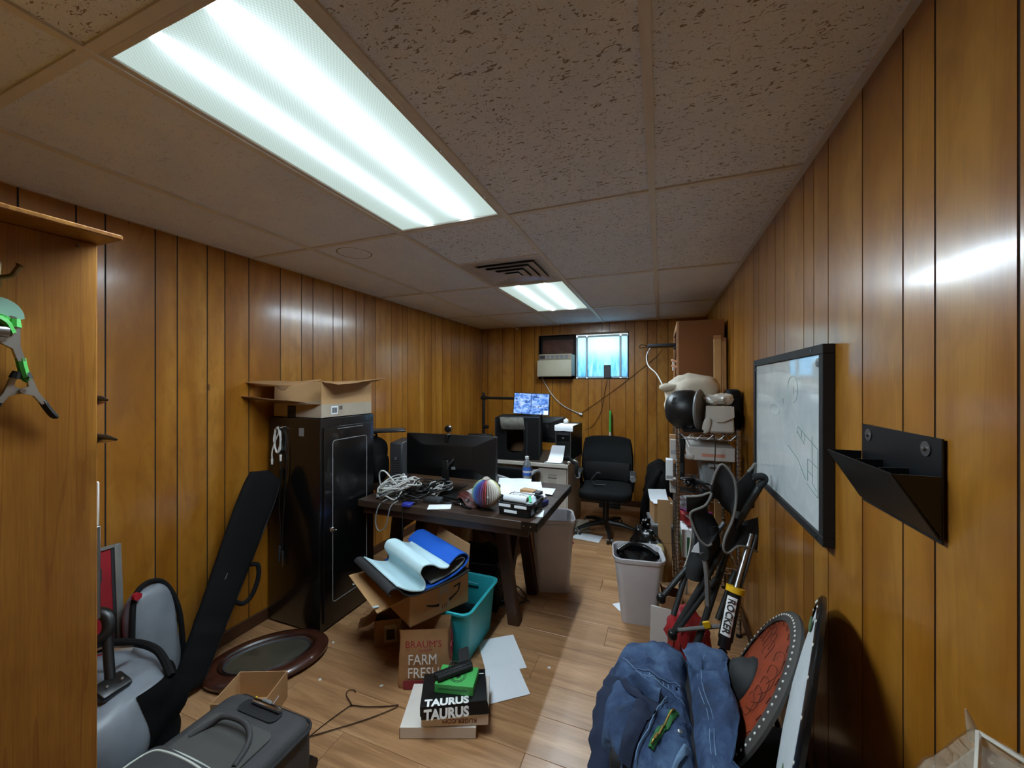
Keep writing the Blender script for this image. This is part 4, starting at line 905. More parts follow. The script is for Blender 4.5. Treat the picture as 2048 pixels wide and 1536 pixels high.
# foam mats folded in waves across the carton (each its own thing)
mat('foam_black', (30, 29, 30), .75, bump=.1, bs=200); mat('foam_white', (186, 214, 220), .65, var=.03); mat('foam_blue', (26, 92, 196), .6, var=.06); mat('foam_grey', (120, 126, 124), .7)
o0 = Vector((-1.158, 1.60, .300)); e1 = Vector((cos(ea), sin(ea), 0)); e2 = Vector((-sin(ea), cos(ea), 0)); zt = BH + .016
def foam(name, label, prof, y0, y1, m, th, under=None, skew=0):
    """profile (x along e1, height) swept along e2"""
    T = thing(name, label, 'foam mat', o0, ea, 'foam mats folded on the parcel box')
    P = spline([(p[0], 0, p[1]) for p in prof], 6)
    def fn(u, v, P=P):
        i = min(len(P) - 1, int(round(u * (len(P) - 1)))); p = P[i]
        return (p.x + skew * (v - .5), y0 + (y1 - y0) * v, zt + p.z + .004 * wob((u * 3, v * 3, th * 900), 1))
    M().grid(fn, len(P), 6, th).build('mat', m, T, 60)
    if under:
        def f2(u, v): q = fn(u, v); return q
        g = M(); pts = [Vector(fn(k / (len(P) - 1), 0)) for k in range(len(P))]
        g.tube([p + Vector((0, -.001, 0)) for p in pts], th * .55, 6).build('edge', under, T, 60)
    return T
foam('foam_mat', 'black foam mat rolled under at the bottom of the mat pile', [(-.12, .045), (-.135, .062), (-.115, .078), (-.08, .07), (-.05, .035), (.0, .008), (.10, .006), (.24, .010), (.33, .028)], -.045, .40, 'foam_black', .006)
foam('foam_mat', 'pale blue-white foam mat rising in a wave in the mat pile', [(-.085, .082), (-.04, .05), (.0, .030), (.05, .018), (.055, .05), (.03, .10), (.05, .135), (.10, .13), (.145, .10), (.185, .085), (.20, .092)], -.045, .38, 'foam_white', .005, None)
foam('foam_mat', 'bright blue foam mat folded over at the back of the mat pile', [(.05, .012), (.14, .016), (.24, .032), (.315, .068), (.322, .10), (.30, .118), (.26, .120), (.215, .095), (.20, .078)], -.035, .42, 'foam_blue', .006)
foam('foam_mat', 'grey-white foam mat between the blue folds of the mat pile', [(.10, .028), (.20, .040), (.275, .062), (.303, .088), (.285, .102), (.25, .10)], -.03, .40, 'foam_grey', .004)

# grocery bag of kraft paper
mat('kraft', (166, 124, 84), .8, var=.12, vs=9, bump=.35, bs=22); mat('kraft_red', (148, 52, 58), .8, var=.15)
t = thing('paper_bag', 'brown paper grocery bag with white and red lettering under the parcel box', 'paper bag', (-1.119, 1.680, 0), R(24))
def bagside(z): return 1 + .03 * sin(z * 20)
rs = []
for k in range(9):
    z_ = .29 * k / 8; rs.append([Vector((p[0] * bagside(z_) + .006 * wob((p[0] * 9, z_ * 14, 1), 1), p[1] * bagside(z_) + .006 * wob((p[1] * 9, z_ * 14, 2), 1), z_)) for p in rrect(.25, .12, .012, 3)])
M().rings(rs, caps=(True, False)).build('bag_body', 'kraft', t, 30)
bm_ = lambda x, z: basis((x, -.0695, z), (1, 0, 0), (0, 0, 1))
text("BRAUM'S", .048, 'red_print', t, bm_(0, .222), sx=.95); text('MARKET', .018, 'red_print', t, bm_(.01, .192))
text('FARM', .072, 'white_print', t, bm_(-.005, .145), sx=.8); text('FRESH', .072, 'white_print', t, bm_(-.0, .080), sx=.8)
M().b2((-.10, -.0695, .004), (.10, -.0680, .045)).build('red_band', 'kraft_red', t, 0)
sm = basis((.1305, 0, 0), (0, 1, 0), (0, 0, 1))
text("BRAUM'S", .024, 'red_print', t, sm @ Matrix.Translation((0, .255, 0))); text('FRESH', .026, 'red_print', t, sm @ Matrix.Translation((0, .225, 0)))
for k in range(6): M().tube([sm @ Vector((-.05 + .1 * q / 8, .13 + k * .013 + .012 * sin(q * .8), .001)) for q in range(9)], .0035, 5).build('red_swirl', 'red_print', t)
# teal storage tub
mat('teal_plastic', (52, 176, 186), .35, var=.05)
t = thing('storage_tub', 'open teal plastic storage tub beside the grocery bag', 'tub', (-1.135, 2.0, 0), R(1))
rs = [[Vector((p[0], p[1], z_)) for p in rrect(w_, d_, r_, 5)] for z_, w_, d_, r_ in ((0, .32, .34, .03), (.01, .33, .35, .035), (.285, .375, .405, .045), (.285, .405, .435, .05), (.297, .408, .438, .05), (.30, .395, .425, .05), (.294, .37, .40, .045), (.015, .32, .34, .03))]
M().rings(rs).build('tub', 'teal_plastic', t, 35)
for s in (-1, 1): M().box((0, s * .185, .245), (.14, .012, .02), bev=.003).build('grip', 'teal_plastic', t)
t = thing('dark_binder', 'dark flat binders lying in the teal tub', 'binder', (-1.13, 2.02, .02), R(2)); M().b2((-.13, -.14, 0), (.13, .14, .07), bev=.004).build('cover', 'black_plastic', t); M().b2((-.12, -.13, .07), (.135, .13, .12), bev=.003).build('second_cover', 'dark_grey_plastic', t)
# small dark carton under the parcel
t = carton('cardboard_box', 'small dark cardboard box with one grey flap spread beside the gun cabinet', (-1.50, 1.87, .001), R(32), .15, .14, .15, {'-x': 118, '+y': 60}, .11, 'card_dark')
M().b2((-.02, -.0712, .02), (.05, -.0704, .12)).build('shipping_label', 'card_grey', t, 0); M().b2((-.008, -.0718, .035), (.038, -.0712, .095)).build('label_print', 'mahogany_dark', t, 0)

# stack of flat boxes in front
def flatbox(name, label, loc, rz, w_, d_, h_, m, edge=None):
    T = thing(name, label, 'box', loc, rz, 'flat boxes stacked on the floor'); M().b2((-w_ / 2, -d_ / 2, 0), (w_ / 2, d_ / 2, h_), bev=.0015).build('body', m, T, 0); return T
mat('box_white', (222, 214, 204), .6, var=.03)
zr = R(21)
t = flatbox('pistol_box', 'plain white box at the bottom of the stack', (-.925, 1.525, .001), zr, .325, .24, .048, 'box_white')
for s in (-1, 1): M().b2((s * .163 - .001, -.1215, .002), (s * .163 + .001, -.1195, .046)).build('corner_edge', 'card_dark', t, 0)
t = flatbox('pistol_box', 'white box with upside-down red lettering, second from the bottom', (-.86, 1.545, .0505), zr + R(2), .285, .22, .045, 'box_white')
text('RUGER.COM', .026, 'dark_red_print', t, basis((.02, -.1106, .022), (-1, 0, 0), (0, 0, -1)), ext=.0004)
mat('box_black', (15, 15, 16), .35, var=.1)
t = flatbox('pistol_box', 'black box with bold white lettering under the green box', (-.868, 1.530, .097), zr + R(7), .285, .185, .045, 'box_black')
flapgrid('lid_flap', (-.142, -.094, .045), (.142, -.094, .045), (-.135, -.107, .0), (.155, -.115, .006), 'box_black', t, th=.003, bulge=.002)
text('TAURUS', .050, 'white_print', t, basis((-.03, -.1105, .018), (1, 0, 0), (0, .3, 1)), bold=.0022, ext=.0006, sx=1.0)
text('TAURUS', .05, 'white_print', t, basis((-.03, -.082, .0458), (1, 0, 0), (0, 1, 0)), bold=.0022)
M().b2((.09, .06, .0452), (.135, .064, .0458)).build('lid_slit', 'white_print', t, 0)
mat('box_green', (70, 168, 84), .45, var=.06)
t = flatbox('ammo_box', 'bright green box with a round black emblem under the pistol', (-.862, 1.545, .143), R(14), .175, .12, .04, 'box_green')
em = Matrix.Translation((.005, -.004, .0402))
for r_ in (.036, .028): M().tube([em @ Vector((r_ * cos(q), r_ * sin(q), 0)) for q in [2 * pi * k / 32 for k in range(32)]], .0012, 5, closed=True).build('emblem_ring', 'ink', t)
M().prism([(.016 * cos(q) * (1 if k % 2 else .6), .016 * sin(q) * (1 if k % 2 else .6)) for k, q in enumerate([2 * pi * k / 12 for k in range(12)])], 0, .0006, em).build('emblem', 'ink', t, 0)
for k in range(14): q = 2 * pi * k / 14; M().box((em @ Vector((.032 * cos(q), .032 * sin(q), .0003))), (.004, .002, .0006), (0, 0, q + pi / 2)).build('emblem_mark', 'ink', t, 0)
M().b2((-.07, -.0607, .016), (.06, -.0602, .024)).build('side_print', mat('green_dark', (36, 110, 52), .5), t, 0)
# pistol lying on the green box: slide, frame, grip, trigger guard
t = thing('pistol', 'black semi-automatic pistol lying on its side on the green box', 'pistol', (-.872, 1.545, .1845), R(48))
mat('gunmetal', (24, 24, 26), .42, .3, .12); mat('grip_poly', (30, 30, 32), .8, bump=.4, bs=220)
M().b2((-.095, .0, .002), (.085, .026, .026), bev=.004, seg=2).build('slide', 'gunmetal', t)
M().b2((-.085, -.016, .004), (.080, .001, .024), bev=.003).build('frame', 'grip_poly', t)
for k in range(6): M().b2((.050 + k * .005, .002, .0258), (.0525 + k * .005, .024, .0270)).build('serration', 'black_matte', t, 0)
M().prism([(.030, -.012), (.083, -.012), (.100, -.095), (.095, -.102), (.052, -.098), (.046, -.09)], .003, .027).build('grip', 'grip_poly', t, 30) if False else None
gp = [(.028, .016), (.080, .016), (.104, .098), (.098, .104), (.056, .104), (.052, .098)]
M().prism([(p[0], .010 + p[1]) for p in gp], .001, .028).build('grip', 'grip_poly', t, 30)
M().tube(spline([(.035, .030, .014), (.025, .058, .014), (-.005, .056, .014), (-.022, .030, .014)], 5), .0035, 6).build('trigger_guard', 'grip_poly', t); M().tube(spline([(.012, .028, .014), (.008, .040, .014), (.012, .048, .014)], 4), .0025, 6).build('trigger', 'black_matte', t)
M().box((.08, -.003, .014), (.006, .006, .010)).build('rear_sight', 'black_matte', t, 0); M().lathe([(.007, -.0962 + .09), (.006, -.004)], 12, basis((-.0955, .013, .014), (0, 1, 0), (0, 0, 1))).build('muzzle', 'black_matte', t)
# loose papers and scraps on the floor
t = sheet('paper_sheet', 'white sheet on the floor farther from the camera by the teal tub', (-.83, 1.985, .001), R(36), .216, .279, 0, 11, wav=.002)
t = sheet('paper_sheet', 'white sheet on the floor next to the stack of pistol boxes', (-.765, 1.775, .002), R(-52), .216, .279, 0, 12, wav=.002)
for k, (x_, y_, lb) in enumerate(((-1.30, 1.56, 'tiny white paper scrap on the floor left of the grocery bag'), (-1.62, 1.48, 'tiny white paper scrap on the floor by the mirror frame'), (-.55, 1.98, 'tiny white paper scrap on the floor in the open aisle'), (-1.78, 1.72, 'white plastic scrap on the floor at the gun cabinet foot'))):
    t = thing('paper_scrap', lb, 'scrap', (x_, y_, .0005), random.random() * 6, 'scraps on the floor'); M().grid(lambda u, v: ((u - .5) * .016, (v - .5) * .011, .001 + .002 * wob((u, v, k), 2) ** 2), 4, 4, .0008).build('flake', 'paper', t, 60)
# bent wire hanger
mat('hanger_wire', (60, 44, 34), .4, .6)
t = thing('wire_hanger', 'thin bent wire clothes hanger lying on the floor', 'hanger', (0, 0, .003))
M().tube(spline([(-1.385, 1.20, 0), (-1.30, 1.30, 0), (-1.335, 1.405, .006), (-1.25, 1.43, .004), (-1.165, 1.482, .003), (-1.150, 1.492, .003), (-1.152, 1.470, .003), (-1.20, 1.40, .003), (-1.30, 1.31, .004), (-1.46, 1.215, .003)], 1), .0022, 6).build('triangle', 'hanger_wire', t) if False else M().tube(spline([(-1.40, 1.215, 0), (-1.385, 1.30, 0), (-1.355, 1.395, .004), (-1.345, 1.41, .004), (-1.27, 1.43, .004), (-1.17, 1.475, .003), (-1.148, 1.490, .003), (-1.150, 1.470, .003), (-1.22, 1.385, .003), (-1.33, 1.28, .003), (-1.42, 1.20, .003)], 5), .0022, 6).build('triangle', 'hanger_wire', t)
M().tube(spline([(-1.345, 1.41, .004), (-1.385, 1.43, .006), (-1.415, 1.445, .006), (-1.425, 1.468, .006), (-1.405, 1.482, .005), (-1.385, 1.478, .004)], 5), .0022, 6).build('hook', 'hanger_wire', t)
# ================================================================ back of the room
mat('desk_beige', (202, 196, 184), .45, var=.05); mat('laminate_dark', (52, 42, 34), .4, var=.2)
DT = .74
t = thing('office_desk', 'beige metal pedestal desk with dark top by the back wall', 'desk', (0, 0, 0))
M().b2((-2.05, 3.60, DT - .028), (-.82, 4.34, DT), bev=.003).build('desktop', 'laminate_dark', t)
M().b2((-2.055, 3.592, DT - .034), (-.815, 3.602, DT + .001), bev=.002).build('edge_band', 'desk_beige', t); M().b2((-.822, 3.602, DT - .034), (-.815, 4.345, DT + .001), bev=.002).build('edge_band', 'desk_beige', t)
M().b2((-1.125, 3.64, .03), (-.825, 4.30, DT - .03), bev=.003).build('pedestal', 'desk_beige', t)
for z0, z1 in ((.52, .69), (.06, .505)):
    d = M().b2((-1.115, 3.622, z0), (-.835, 3.641, z1), bev=.003).build('drawer', 'desk_beige', t)
    zc = z1 - .075; g = M()
    g.tube([(-1.015, 3.622, zc - .012), (-1.015, 3.608, zc - .012), (-.935, 3.608, zc - .012), (-.935, 3.622, zc - .012)], .004, 6); g.tube([(-1.015, 3.620, zc + .012), (-.935, 3.620, zc + .012)], .003, 6); g.build('handle', 'steel', d)
M().b2((-2.03, 3.64, 0), (-2.0, 4.30, DT - .03), bev=.002).build('side_panel', 'desk_beige', t); M().b2((-2.0, 4.27, .2), (-1.115, 4.29, DT - .03)).build('modesty_panel', 'desk_beige', t); M().b2((-1.10, 3.66, 0), (-.85, 4.28, .03)).build('plinth', 'black_plastic', t)
# black fabric photo box: open window with rolled flap
t = thing('photo_tent', 'black fabric photo box with an oval opening and rolled grey flap', 'photo box', (-1.406, 3.67 + .22, DT + .001), R(12.5))
S = .225; g = M(); H_ = .425
g.b2((-S, S - .006, 0), (S, S, H_)); g.b2((-S, -S, 0), (-S + .006, S, H_)); g.b2((S - .006, -S, 0), (S, S, H_)); g.b2((-S, -S, 0), (S, S, .006)); g.b2((-S, -S, H_ - .006), (S, S, H_)); g.build('shell', 'black_nylon', t, 0)
# front with rounded opening
ow, oh, oz = .175, .25, .195
inner = [(p[0] - .02, p[1] + oz) for p in rrect(ow, oh, .06, 6)]; outer = []
for x, z_ in inner:
    dx, dz = x + .02, z_ - oz; k = min((S + (.02 if dx > 0 else -.02)) / max(abs(dx), 1e-6), ((H_ - oz) if dz > 0 else oz) / max(abs(dz), 1e-6)); outer.append((-.02 + dx * k, oz + dz * k))
g = M(); g.rings([[Vector((x, -S, z_)) for x, z_ in outer], [Vector((x, -S, z_)) for x, z_ in inner], [Vector((x, -S + .006, z_)) for x, z_ in inner], [Vector((x, -S + .006, z_)) for x, z_ in outer]], caps=(False, False), closed=True); g.build('front_panel', 'black_nylon', t, 0)
M().b2((-S + .01, S - .012, .01), (S - .01, S - .007, H_ - .01)).build('tan_backdrop', 'card_dark', t, 0)
M().grid(lambda u, v: (-.165 + .24 * u + .02 * (v - .5), -S - .012 - .018 * sin(pi * v) - .01 * v, H_ + .002 - .115 * v + .006 * wob((u * 4, v * 4, 0), 1)), 10, 8, .006).build('rolled_flap', mat('grey_cloth', (92, 88, 80), .8, var=.25, vs=30), t, 60)
for sx in (-S, S): M().tube([(sx, -S, 0), (sx, -S, H_)], .006, 6).build('piping', 'zip_tape', t)
M().tube([(.10, -S - .002, .03), (.10, -S - .002, H_ - .04)], .004, 6).build('zip', 'dark_grey_plastic', t)
# security monitor on top with lit picture
def screen_mat():
    m, n = newmat('lit_screen'); v = n.coords((1, 1, 1), rnd=False)
    a = n.noise(n.coords((9, 9, 16), rnd=False), 1.6, 3, .6, 1); b = n.noise(v, 26, 2)
    c = n.ramp(a, [(.30, lin((30, 44, 96))), (.44, lin((92, 140, 226))), (.56, lin((150, 190, 250))), (.72, lin((214, 230, 255)))])
    c = n.mix(n.math('MULTIPLY', n.math('GREATER_THAN', b, .62), .7), c, lin((40, 50, 90)))
    em = n.new('ShaderNodeEmission'); n.l(c, em.inputs[0]); em.inputs[1].default_value = 1.15; n.l(em.outputs[0], n.nt.nodes['Material Output'].inputs[0]); MATS['lit_screen'] = m
screen_mat()
t = thing('security_monitor', 'small lit monitor showing bluish camera pictures on the photo box', 'monitor', (-1.30, 3.93, DT + .427), 0, rot=(R(-6), R(2), R(4)))
M().b2((-.20, 0, .012), (.20, .035, .247), bev=.004).build('housing', 'black_plastic', t); sc_ = M().b2((-.192, -.002, .02), (.192, .0, .239)).build('screen', 'lit_screen', t, 0)
M().b2((-.004, -.003, .075), (.004, -.002, .238)).build('picture_divider', 'blue_box', sc_, 0); M().b2((.14, -.003, .022), (.19, -.002, .065)).build('picture_inset', mat('screen_pale', (190, 214, 250), .4, emit=.8), sc_, 0)
M().b2((-.08, -.02, 0), (.08, .07, .012), bev=.003).build('foot', 'black_plastic', t)
# black pipe frame, wide dark monitor behind the photo box, printer
mat('pipe_black', (20, 20, 22), .45, .3)
t = thing('pipe_frame', 'black pipe clamp frame standing behind the photo box', 'frame', (-2.0, 4.24, DT + .001))
M().lathe([(.06, 0), (.06, .012), (.02, .02)], 16).build('flange', 'pipe_black', t); M().tube([(0, 0, .015), (0, 0, .665)], .017, 10).build('upright', 'pipe_black', t); M().tube([(0, 0, .60), (.62, 0, .60)], .016, 10).build('crossbar', 'pipe_black', t); M().tube([(-.03, 0, .60), (.035, 0, .60)], .024, 10).build('elbow', 'pipe_black', t); M().tube([(.62, 0, .60), (.62, 0, .42)], .016, 10).build('drop_tube', 'pipe_black', t); M().tube([(0, 0, .25), (.06, 0, .25)], .022, 10).build('clamp', 'pipe_black', t)
monitor('computer_monitor', 'very wide dark monitor peeking out behind the photo box', (-1.42, 4.31, DT + .001), R(2), .82, .30, .09)
t = thing('printer', 'low dark grey printer behind the desk monitor', 'printer', (-1.86, 3.80, DT + .001), R(14)); rs = [[Vector((p[0], p[1] + dy, z_)) for p in rrect(.30 * k, .30 * k, .02, 3)] for z_, k, dy in ((0, 1, 0), (.15, 1, 0), (.19, .96, .01), (.205, .85, .03))]; M().rings(rs).build('body', 'dark_grey_plastic', t, 30); M().b2((-.11, -.16, .05), (.11, -.14, .07)).build('paper_slot', 'black_matte', t); M().b2((-.12, .03, .20), (.10, .10, .215), bev=.003).build('lid_edge', 'black_plastic', t)
# tower computer with paper on top
T = pc_tower('tall dark computer tower with silver edge on the beige desk', (-.895, 4.02, DT + .001), R(-4), .165, .42, .345, 'black_plastic', 'black_steel', 'computer towers')
for sx in (-1, 1): M().box((sx * .076, -.224, .17), (.010, .008, .31), bev=.002).build('silver_edge', 'steel', T)
t = thing('paper_sheet', 'crumpled white paper draped over the tall computer tower', 'paper', (-.895, 3.90, DT + .3475), R(-4)); M().grid(lambda u, v: ((u - .5) * .19, -.115 + .22 * max(0, v - .25) / .75, .0015 + .004 * (1 + wob((u * 3, v * 3, 4), 1)) - .055 * max(0, .25 - v) * 4), 10, 12, .001).build('sheet', 'paper', t, 60)
t = thing('small_adapter', 'tiny white plug adapter standing on the paper over the tower', 'adapter', (-.92, 3.97, DT + .362)); M().b2((-.025, -.02, 0), (.025, .02, .035), bev=.004).build('body', 'white_plastic', t); M().b2((-.012, -.01, .035), (.012, .01, .044), bev=.002).build('top', 'white_plastic', t)
t = thing('paper_sheet', 'upright curled white paper on the beige desk beside the photo box', 'paper', (-.99, 3.70, DT + .001), R(8))
M().grid(lambda u, v: ((u - .5) * (.16 - .03 * v) + .05 * v, -.06 + .11 * min(1, v * 1.6), .002 + .16 * max(0, v - .38) ** 1.1 * 1.6), 8, 12, .001).build('sheet', 'paper', t, 60)
t = thing('strap_bundle', 'dark tangle of straps hanging at the beige desk corner', 'strap', (-.80, 3.66, DT + .001)); M().tube(spline([(-.06, .04, .05), (-.02, .0, .06), (.02, -.03, .03), (.06, -.05, .012), (.065, -.075, -.03), (.075, -.08, -.10)], 6), .016, 8).build('strap', 'black_nylon', t, 60); M().tube(spline([(-.03, -.02, .012), (.03, .0, .03), (.05, .04, .012)], 6), .010, 8).build('pale_strip', 'desk_beige', t)
# swivel chair at the back desk glimpsed behind the rustic desk: two grey arms
t = thing('desk_chair', 'dark chair with curved grey arms pushed in at the beige desk', 'chair', (-1.33, 3.36, 0))
M().box((0, 0, .44), (.46, .44, .07), bev=.03, seg=3).build('seat', 'black_nylon', t); M().box((0, .20, .58), (.40, .05, .22), (R(8), 0, 0), bev=.02, seg=3).build('backrest', 'black_nylon', t)
for s in (-1, 1): M().tube(spline([(s * .22, .20, .50), (s * .25, .17, .66), (s * .245, .02, .70), (s * .24, -.15, .66), (s * .22, -.18, .50)], 6), .017, 8).build('arm', 'grey_plastic', t)
M().tube(spline([(-.20, -.20, .665), (-.05, -.24, .70), (.12, -.22, .66), (.20, -.18, .60)], 6), .018, 8).build('front_bar', 'grey_plastic', t)
M().cyl((0, 0, .08), (0, 0, .42), .025).build('column', 'black_plastic', t)
for k in range(5): a = 2 * pi * k / 5; M().tube([(0, 0, .09), (.26 * cos(a), .26 * sin(a), .06)], [.025, .015], 8).build('base_leg', 'black_plastic', t); M().cyl((.26 * cos(a) - .012, .26 * sin(a), .027), (.26 * cos(a) + .012, .26 * sin(a), .027), .027, seg=14).build('caster', 'black_plastic', t)

# ---------------------------------------------------------------- black office chair
t = thing('office_chair', 'black mesh-back office chair with armrests facing the camera', 'chair', (-.515, 4.0, 0), R(4))
def cush(g, c, r, e=(.32, .32), **k): return g.blob(c, r, e, 32, 18, **k)
cush(M(), (0, -.02, .43), (.26, .26, .055), (.45, .4), amp=.006, fr=5).build('seat', 'black_nylon', t, 60)
def back(u, v):
    w_ = .255 * (1 - .10 * abs(2 * v - .9) ** 2); x = (2 * u - 1) * w_; y = .225 + .05 * v + .06 * (1 - (2 * u - 1) ** 2) - .05 * sin(pi * min(1, v * 1.3))
    return (x, y, .44 + .50 * v - .03 * (2 * u - 1) ** 4 * (v > .9))
M().grid(back, 17, 15, .04).build('backrest', 'black_nylon', t, 60)
M().grid(lambda u, v: (lambda p: (p[0] * .9, p[1] - .012, p[2]))(back(u, .08 + .38 * v)), 13, 8, .02).build('lumbar_pad', 'black_matte', t, 60)
for s in (-1, 1):
    ar = M().tube(spline([(s * .255, .12, .40), (s * .262, .10, .52), (s * .262, .02, .60)], 5), .018, 8).build('armrest', 'black_plastic', t)
    M().box((s * .262, -.05, .615), (.062, .25, .03), bev=.014, seg=3).build('arm_pad', 'dark_grey_plastic', ar); M().lathe([(.028, -.01), (.030, 0), (.028, .01)], 14, basis((s * .262, -.176, .60), (1, 0, 0), (0, 0, 1))).build('arm_cap', 'grey_plastic', ar)
M().cyl((0, .0, .10), (0, 0, .38), .03).build('gas_column', 'black_plastic', t); M().box((0, 0, .365), (.18, .24, .03), bev=.006).build('seat_plate', 'black_plastic', t); M().tube([(.05, -.02, .36), (.20, -.16, .345)], .006, 6).build('lever', 'grey_plastic', t)
for k in range(5):
    a = 2 * pi * k / 5 - pi / 2 + R(10); lg = M().tube([(0, 0, .11), (.16 * cos(a), .16 * sin(a), .10), (.30 * cos(a), .30 * sin(a), .065)], [.03, .024, .016], 8).build('base_leg', 'black_plastic', t)
    cx_, cy_ = .30 * cos(a), .30 * sin(a); g = M()
    for o_ in (-.018, .018): g.cyl((cx_ + o_ - .009, cy_, .028), (cx_ + o_ + .009, cy_, .028), .028, seg=16)
    g.build('caster', 'black_plastic', lg)
t = thing('remote_control', 'small grey remote with cord lying on the office chair seat', 'remote', (-.60, 3.90, .585), rot=(R(40), R(20), R(35))); M().box((0, 0, 0), (.045, .02, .12), bev=.008, seg=2).build('body', 'dark_grey_plastic', t); M().tube(spline([(0, 0, -.06), (.03, -.02, -.09), (.09, -.03, -.06), (.14, -.02, -.05)], 6), .004, 6).build('cord', 'grey_cord', t); M().tube([(.06, -.06, -.12), (.075, -.05, -.075)], [.005, .009], 8).build('plug', 'grey_plastic', t)
sheet('paper_sheet', 'printed white paper on the floor under the office chair', (-.665, 3.80, .001), R(-6), .26, .17, 0, 21, wav=.003)
sheet('paper_sheet', 'grey crumpled paper on the floor behind the large wastebasket', (-.75, 3.95, .001), R(18), .16, .14, .05, 22, m='card_grey', wav=.02)
sheet('paper_sheet', 'small white paper corner showing beside the smaller wastebasket', (-.235, 2.70, .001), R(40), .10, .10, 0, 23, wav=.002)
t = thing('candy_wrapper', 'small pink wrapper on the floor beside the large wastebasket', 'wrapper', (-.79, 3.60, .0005)); M().blob((0, 0, .012), (.035, .02, .012), (.8, .8), 12, 8, amp=.008, fr=40).build('wrapper', mat('pink', (190, 60, 80), .5), t)
# black coat pile beside the chair
t = thing('black_coat', 'heap of black coats slumped behind the office chair', 'coat', (.0, 4.45, 0)); M().blob((0, 0, .33), (.18, .22, .36), (.85, .8), 30, 20, amp=.10, fr=4, seed=5, ridge=.02, rfr=9).build('heap', 'black_nylon', t, 60)
M().tube(spline([(-.16, -.22, .05), (-.14, -.24, .3), (-.06, -.24, .52), (0, -.2, .62)], 6), .04, 8).build('sleeve', 'black_nylon', t, 60)
t = thing('black_coat', 'smaller black bundle on the floor right of the slumped coats', 'coat', (.35, 4.65, 0)); M().blob((0, 0, .24), (.10, .18, .25), (.8, .8), 24, 14, amp=.05, fr=6, seed=7).build('heap', 'black_nylon', t, 60); M().tube(spline([(-.1, -.16, .05), (-.08, -.18, .25), (0, -.15, .4)], 5), .03, 8).build('sleeve', 'black_nylon', t, 60)
# green-handled broom behind the chair
t = thing('broom', 'broom with green and white handle leaning on the back wall', 'broom', (-.575, 4.80, 0), rot=(R(-4), 0, 0)); M().cyl((0, 0, .08), (0, 0, .92), .011).build('shaft', 'white_plastic', t); M().cyl((0, 0, .92), (0, 0, 1.185), .014, .013).build('grip', 'green_rubber', t); M().box((0, 0, .06), (.26, .05, .04), bev=.01).build('head', 'dark_grey_plastic', t); M().box((0, 0, .021), (.25, .045, .04), bev=.004).build('bristles', 'dark_grey_plastic', t)

# ---------------------------------------------------------------- air conditioner in the window
mat('ac_cream', (176, 170, 146), .5, var=.05)
t = thing('window_air_conditioner', 'cream window air conditioner set in the window opening', 'air conditioner', (0, 0, 0))
AX0, AX1 = -1.475, -1.045; AY = 4.80
M().b2((AX0, AY, 1.615), (AX1, YB + .09, 1.895), bev=.008, seg=2).build('cabinet', 'ac_cream', t)
M().b2((AX0 - .012, AY - .035, 1.605), (AX1 + .01, AY, 1.815), bev=.008, seg=2).build('front_cover', 'ac_cream', t)
gr = M().b2((AX0 + .01, AY - .008, 1.825), (AX1 - .01, AY, 1.885), bev=.002).build('top_grille', 'card_grey', t)
M().b2((AX0 + .015, AY - .011, 1.832), (AX0 + .09, AY - .007, 1.878), bev=.001).build('control_panel', 'dark_grey_plastic', gr)
for k in range(5): M().b2((AX0 + .105 + k * .06, AY - .012, 1.832), (AX0 + .150 + k * .06, AY - .007, 1.878), bev=.001).build('louvre', 'grey_plastic', gr)
hangcable('air_conditioner_cord', 'white power cord sagging from the air conditioner down the back wall', [(-1.47, 4.93, 1.60), (-1.40, 4.93, 1.47), (-1.30, 4.935, 1.33), (-1.17, 4.935, 1.22), (-1.02, 4.93, 1.15), (-.96, 4.92, 1.13)], .006, 'white_cord', [((-.97, 4.92, 1.13), (-.93, 4.92, 1.12), .016, 'white_plastic')])
hangcable('wall_wire', 'thin brown wire running slantwise across the back wall', [(-.95, 4.935, 1.13), (-.55, 4.935, 1.42), (-.25, 4.935, 1.66), (-.02, 4.935, 1.86), (.02, 4.9, 1.93)], .003, 'hanger_wire')
hangcable('wall_wire', 'dark wire hanging in a slack curve below the window', [(-.62, 4.935, 1.56), (-.66, 4.935, 1.35), (-.70, 4.935, 1.15), (-.80, 4.935, .98), (-.90, 4.93, .92)], .0025, 'hanger_wire')
t = thing('small_device', 'small dark upright box standing on the window sill', 'device', (-.625, YB + .045, WZ0 + .0005)); M().b2((-.042, -.02, 0), (.042, .02, .165), bev=.004).build('body', 'black_plastic', t); M().b2((-.036, -.0215, .012), (.036, -.0195, .15)).build('face', 'dark_grey_plastic', t)
# small white sensor at the ceiling edge
t = thing('wall_sensor', 'tiny white sensor at the top of the back wall', 'sensor', (-1.83, 4.93, 2.262)); M().blob((0, 0, 0), (.014, .014, .012), (1, 1), 12, 8).build('dome', 'white_plastic', t); M().b2((-.012, .008, -.01), (.012, .02, .014)).build('base', 'white_plastic', t)
